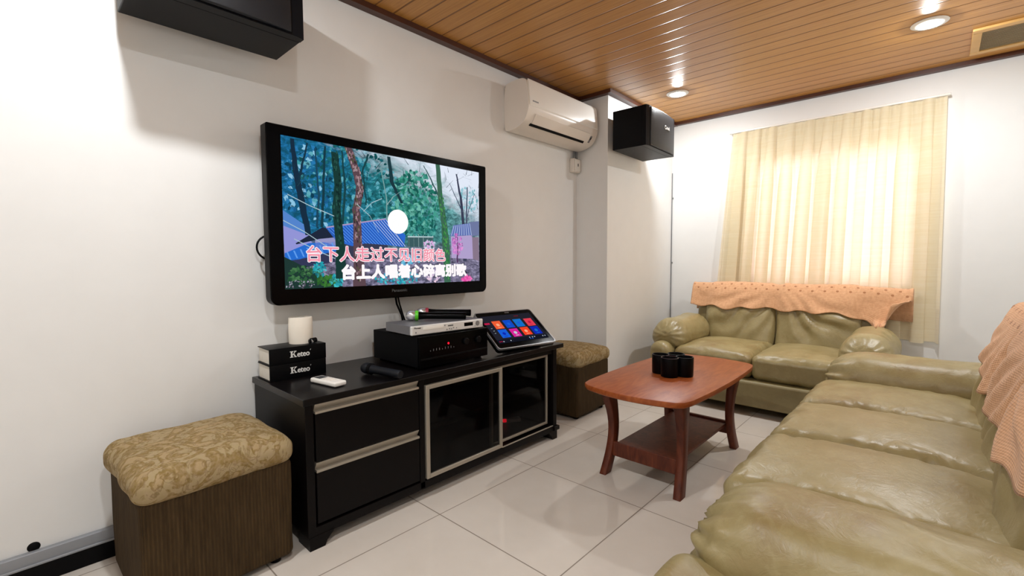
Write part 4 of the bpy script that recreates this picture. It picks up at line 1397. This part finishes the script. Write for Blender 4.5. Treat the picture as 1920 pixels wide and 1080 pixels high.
def throw(src, name, label, loc, rotz, u0, u1, drop_fn, ridge_y, right_tip, group):
    """knit cover laid over the back of a sofa, in that sofa's local frame"""
    b = NB()
    uvl = b.loops.layers.uv.new('UVMap')
    NU, back_pts = 110, [(0.876, 0.62), (0.878, 0.70), (0.876, 0.79), (0.866, 0.835), (0.845, 0.850), (0.822, 0.855), (0.800, 0.853), (0.785, 0.842), (0.774, 0.816), (0.768, 0.785)]
    NF = 22
    rows = []
    arc = []
    for j in range(len(back_pts) + NF):
        row = []
        for i in range(NU + 1):
            s_ = i / NU
            u = u0 + (u1 - u0) * s_
            drop, xs = drop_fn(s_, u)
            if j < len(back_pts):
                y, z = back_pts[j]
                y += ridge_y
                t_ = 0.0
            else:
                t_ = (j - len(back_pts) + 1) / NF
                y = back_pts[-1][0] + ridge_y - 0.030 * t_ - 0.02 * sstep(0, 1, t_) * drop
                z = back_pts[-1][1] - drop * t_
                u += xs * t_
            # sag between the cushions and soft wrinkles
            wv = 0.006 * nz(u * 5, j * 0.16, 2.2) + 0.003 * nz(u * 14, j * 0.3, 7.0)
            tipf = sstep(0.86, 1.0, s_) if right_tip else 0.0
            z += wv - 0.018 * tipf * sstep(2, 9, j)
            y -= abs(wv) * 1.2 + 0.05 * tipf * t_
            y -= 0.008 * t_ * math.sin(u * 26 + 2 * nz(u * 3, 0.3, 1.0)) * drop * 4
            row.append(b.verts.new((u, y, z)))
        rows.append(row)
    # settle on the cushions underneath
    bvs, bfs = [], []
    for ch in src.children:
        if ch.name.split('.')[0] in ('back_cushion', 'back_frame', 'arm_cushion'):
            k0 = len(bvs)
            bvs += [v.co.copy() for v in ch.data.vertices]
            bfs += [[k0 + q for q in p.vertices] for p in ch.data.polygons]
    tree = BVHTree.FromPolygons(bvs, bfs)
    nb = len(back_pts)
    def settle():
        for j, row in enumerate(rows):
            for v in row:
                if j >= nb - 5:
                    h = tree.ray_cast(Vector((v.co.x, -1.0, v.co.z)), Vector((0, 1, 0)))
                    if h[0] is not None and 0.52 < h[0].y < 0.80:
                        v.co.y = min(v.co.y, h[0].y - 0.012)
                if 2 <= j < nb + 2:
                    h = tree.ray_cast(Vector((v.co.x, v.co.y, 2.0)), Vector((0, 0, -1)))
                    if h[0] is not None and h[0].z > 0.75:
                        v.co.z = max(v.co.z, h[0].z + 0.012)
    for _ in range(4):
        settle()
        new = {}
        for j in range(1, len(rows) - 1):
            for i in range(1, NU):
                new[(j, i)] = (rows[j][i].co * 2 + rows[j][i - 1].co + rows[j][i + 1].co + rows[j - 1][i].co + rows[j + 1][i].co) / 6
        for (j, i), co in new.items():
            rows[j][i].co = co
        for i in range(1, NU):
            rows[-1][i].co.y = rows[-2][i].co.y
    settle()
    cum = 0.0
    dist = [0.0]
    for j in range(1, len(rows)):
        cum += (rows[j][30].co - rows[j - 1][30].co).length
        dist.append(cum)
    zero = dist[6]
    for j in range(len(rows) - 1):
        for i in range(NU):
            f = b.faces.new((rows[j][i], rows[j][i + 1], rows[j + 1][i + 1], rows[j + 1][i]))
            f.smooth = True
            for lp, (jj, ii) in zip(f.loops, ((j, i), (j, i + 1), (j + 1, i + 1), (j + 1, i))):
                lp[uvl].uv = (u0 + (u1 - u0) * ii / NU, dist[jj] - zero)
    o = obj(name, b, 'throw', sharp=None)
    o.location = loc
    o.rotation_euler = (0, 0, rotz)
    so = o.modifiers.new('thick', 'SOLIDIFY'); so.thickness = 0.007; so.offset = 1.0
    tag(o, label, 'throw', group)
    return o


def lv_drop(s_, u):
    d = 0.125 + 0.010 * math.sin(u * 30) + 0.012 * nz(u * 4, 1.0, 3.0)
    tip = sstep(0.72, 0.93, s_)
    d += 0.075 * tip
    d -= 0.17 * sstep(0.955, 1.0, s_)
    return max(0.02, d), -0.10 * sstep(0.80, 1.0, s_)


throw(LV, 'throw_blanket', 'salmon knitted throw over the back of the loveseat under the curtain', LV_L, LV_R, -0.668, 0.800, lv_drop, 0.0, True, None)


def sf_drop(s_, u):
    d = 0.10 + 0.15 * sstep(0.0, 0.25, s_) + 0.010 * math.sin(u * 30) + 0.012 * nz(u * 4, 4.0, 3.0)
    return d, 0.0


throw(SF, 'throw_blanket', 'salmon knitted throw over the back of the long sofa at the right edge', SF_L, SF_R, -0.735, 0.80, sf_drop, -0.012, False, None)

# ------------------------------------------------------------------ curtain and rail
bm = NB()
NXc, NZc = 560, 46
rows = []
for j in range(NZc + 1):
    t_ = j / NZc
    z = 2.112 - (2.112 - 0.482) * t_
    row = []
    for i in range(NXc + 1):
        s_ = i / NXc
        xl = -1.318 - 0.128 * t_ ** 0.9
        xr = 0.006 + 0.012 * t_
        ph = s_ * 2 * PI * 11.5 + 1.7 * nz(s_ * 4.0, t_ * 0.8, 1.3)
        open_ = sstep(0.02, 0.30, t_)
        amp = 0.020 * (0.85 + 0.5 * nz(s_ * 7, 0.2, 5.0)) * (0.7 + 0.3 * open_)
        y = amp * math.sin(ph) + 0.004 * math.sin(2 * ph + 1.3 + 2 * nz(s_ * 5, t_, 8.0))
        # pinch pleats near the top
        pin = math.exp(-((t_ - 0.035) / 0.035) ** 2)
        y += pin * -0.012 * max(0.0, math.sin(ph)) ** 6
        fold = 0.012 + 0.022 * (0.5 + nz(s_ * 5.0, t_ * 0.5, 11.0)) * open_
        ends = sstep(0.0, 0.04, s_) * sstep(1.0, 0.96, s_)
        x = xl + (xr - xl) * s_ - max(0.0, fold) * math.sin(2 * ph) * ends * (0.35 + 0.65 * open_)
        zz = z + (0.006 * math.sin(ph) if j == NZc else 0.0)
        row.append(bm.verts.new((x, 4.203 + max(-0.026, min(0.027, y)), zz)))
    rows.append(row)
for j in range(NZc):
    for i in range(NXc):
        f = bm.faces.new((rows[j][i], rows[j][i + 1], rows[j + 1][i + 1], rows[j + 1][i]))
        f.smooth = True
cu = obj('curtain', bm, 'curtain', None, sharp=None)
tag(cu, 'cream pleated curtain drawn across the window', 'curtain')
rl = thing('curtain_rail', 'slim white curtain rail at the top of the cream curtain', 'curtain rail', (0, 0, 0))
bm = NB(); bx(bm, -1.345, 0.022, 4.192, 4.212, 2.114, 2.128, 0.003); obj('track', bm, 'white_plastic', rl)
for x in (-1.30, -0.66, -0.02):
    bm = NB(); bx(bm, x - 0.012, x + 0.012, 4.2125, BY, 2.116, 2.134, 0.002); obj('bracket', bm, 'white_plastic', rl)

# ------------------------------------------------------------------ ottomans
def ottoman(label, loc, rotz, wy, seed):
    """origin: centre on the floor; x is towards the room"""
    r = thing('storage_ottoman', label, 'ottoman', loc, rotz, 'fabric storage ottomans')
    b = NB()
    def bf(p, n):
        return p + n * (0.003 * nz(p.x * 6 + seed, p.y * 6, p.z * 6))
    rbox(b, (0, 0, 0.190), (0.425, wy, 0.345), 0.022, 4, d=0.05, f=bf)
    obj('box', b, 'corduroy', r)
    b = NB()
    cw, cl, chh = 0.452, wy + 0.028, 0.098
    def cf(p, n):
        p = p.copy()
        qx, qy = p.x / (cw / 2), p.y / (cl / 2)
        top = sstep(-0.01, 0.04, p.z)
        p.z += top * (0.020 * (1 - abs(qx) ** 2.2) * (1 - abs(qy) ** 2.2) - 0.006)
        p += n * (0.006 * nz(p.x * 8 + seed, p.y * 8, p.z * 8) + 0.002 * nz(p.x * 25, p.y * 25 + seed, 0))
        # lower edge hangs unevenly
        if p.z < 0:
            p.z -= 0.012 * sstep(0.6, 1.0, max(abs(qx), abs(qy))) * (0.6 + 0.6 * nz(p.x * 5, p.y * 5, seed))
        return p
    rbox(b, (0, 0, 0.398), (cw, cl, chh), 0.045, 6, d=0.02, f=cf)
    obj('cushion_lid', b, 'damask', r, sharp=None)
    for sx in (-1, 1):
        for sy in (-1, 1):
            b = NB(); lathe(b, [(0, 0), (0.018, 0), (0.020, 0.019), (0, 0.019)], Matrix.Translation((sx * 0.17, sy * (wy / 2 - 0.05), 0)), 14); obj('foot', b, 'black', r)
    return r


ottoman('brown corduroy ottoman with floral cushion lid in the left foreground', (-1.838, 0.421, 0), 0.034, 0.425, 0.7)
ottoman('brown corduroy ottoman with floral cushion lid between the cabinet and the column', (-1.915, 2.665, 0), 0.033, 0.416, 4.4)

# ------------------------------------------------------------------ coffee table
CT = thing('coffee_table', 'reddish brown wooden coffee table with curved legs and lower shelf', 'coffee table', (-0.990, 2.328, 0))
def top_outline(hx, hy, bxx, byy, r, n=14):
    pts = []
    cs_ = [(hx, -hy), (hx, hy), (-hx, hy), (-hx, -hy)]
    mids = [(hx + bxx, 0), (0, hy + byy), (-hx - bxx, 0), (0, -hy - byy)]
    raw = []
    for k in range(4):
        a, m, c_ = cs_[k], mids[k], cs_[(k + 1) % 4]
        ctrl = (2 * m[0] - (a[0] + c_[0]) / 2, 2 * m[1] - (a[1] + c_[1]) / 2)
        for i in range(n):
            q = i / n
            raw.append(((1 - q) ** 2 * a[0] + 2 * q * (1 - q) * ctrl[0] + q * q * c_[0], (1 - q) ** 2 * a[1] + 2 * q * (1 - q) * ctrl[1] + q * q * c_[1]))
    # soften the corners
    N_ = len(raw)
    for _ in range(1):
        raw = [((raw[i - 1][0] + 2 * raw[i][0] + raw[(i + 1) % N_][0]) / 4, (raw[i - 1][1] + 2 * raw[i][1] + raw[(i + 1) % N_][1]) / 4) for i in range(N_)]
    return raw
bm = NB()
ol = top_outline(0.252, 0.486, 0.022, 0.055, 0.05)
lv = [(0.95, 0.432), (0.985, 0.436), (1.0, 0.445), (1.0, 0.454), (0.992, 0.459), (0.982, 0.460)]
rings = []
for k, z in lv:
    rings.append([bm.verts.new((a * (1 - (1 - k) * 0.5 / 0.5 * 0.6), b * (1 - (1 - k) * 0.35), z)) for a, b in ol])
for A, B in zip(rings, rings[1:]):
    for i in range(len(ol)):
        f = bm.faces.new((A[i], A[(i + 1) % len(ol)], B[(i + 1) % len(ol)], B[i])); f.smooth = True
bm.faces.new(rings[0][::-1]); bm.faces.new(rings[-1])
obj('table_top', bm, 'cherry', CT, sharp=35)
for sx, sy in ((-1, -1), (1, -1), (1, 1), (-1, 1)):
    bm = NB()
    N_ = 14
    rings = []
    for i in range(N_ + 1):
        q = i / N_
        z = 0.4315 * q
        yy = 0.375 - 0.05 * math.sin(PI * min(1.0, q * 1.02)) - 0.012 * q
        xx = 0.186 - 0.012 * math.sin(PI * q)
        wy_ = 0.050 + 0.022 * abs(q - 0.45) ** 1.2 + 0.02 * sstep(0.6, 1.0, q)
        wx_ = 0.034 + 0.010 * sstep(0.5, 1.0, q)
        cx_, cy_ = sx * xx, sy * yy
        rings.append([bm.verts.new((cx_ + a * wx_ / 2, cy_ + b * wy_ / 2, z)) for a, b in ((-1, -0.9), (-0.85, -1), (0.85, -1), (1, -0.9), (1, 0.9), (0.85, 1), (-0.85, 1), (-1, 0.9))])
    for A, B in zip(rings, rings[1:]):
        for k in range(8):
            f = bm.faces.new((A[k], A[(k + 1) % 8], B[(k + 1) % 8], B[k])); f.smooth = True
    bm.faces.new(rings[0][::-1]); bm.faces.new(rings[-1])
    obj('leg', bm, 'cherry_dark', CT, sharp=50)
for sy in (-1, 1):
    bm = NB(); bx(bm, -0.162, 0.162, sy * 0.338 - 0.010, sy * 0.338 + 0.010, 0.085, 0.155, 0.003); obj('cross_rail', bm, 'cherry_dark', CT, wn=True)
bm = NB(); bx(bm, -0.155, 0.155, -0.327, 0.327, 0.128, 0.144, 0.003); obj('shelf', bm, 'cherry_dark', CT, wn=True)

# cluster of black cups on the table
CP = thing('cup_cluster', 'cluster of four joined black cups on the coffee table', 'cups', (-0.990, 2.288, 0.4605))
for k, (x, y, h) in enumerate(((-0.058, -0.008, 0.098), (0.010, -0.052, 0.096), (0.062, 0.008, 0.098), (-0.004, 0.058, 0.098))):
    bm = NB()
    lathe(bm, [(0.0, 0.0), (0.040, 0.0), (0.0425, 0.004), (0.0435, h - 0.004), (0.0425, h), (0.0385, h), (0.0375, h - 0.006), (0.035, 0.012), (0, 0.010)], Matrix.Translation((x, y, 0)), 32)
    c_ = obj('cup', bm, 'black', CP)
    if k == 1:
        bm = NB(); lathe(bm, [(0.0426, h + 0.0002), (0.0405, h + 0.0015), (0.0384, h + 0.0002), (0.0378, h - 0.02), (0.0376, h - 0.02)], Matrix.Translation((x, y, 0)), 32)
        obj('rim', bm, 'maroon', c_, 'dark red rim')
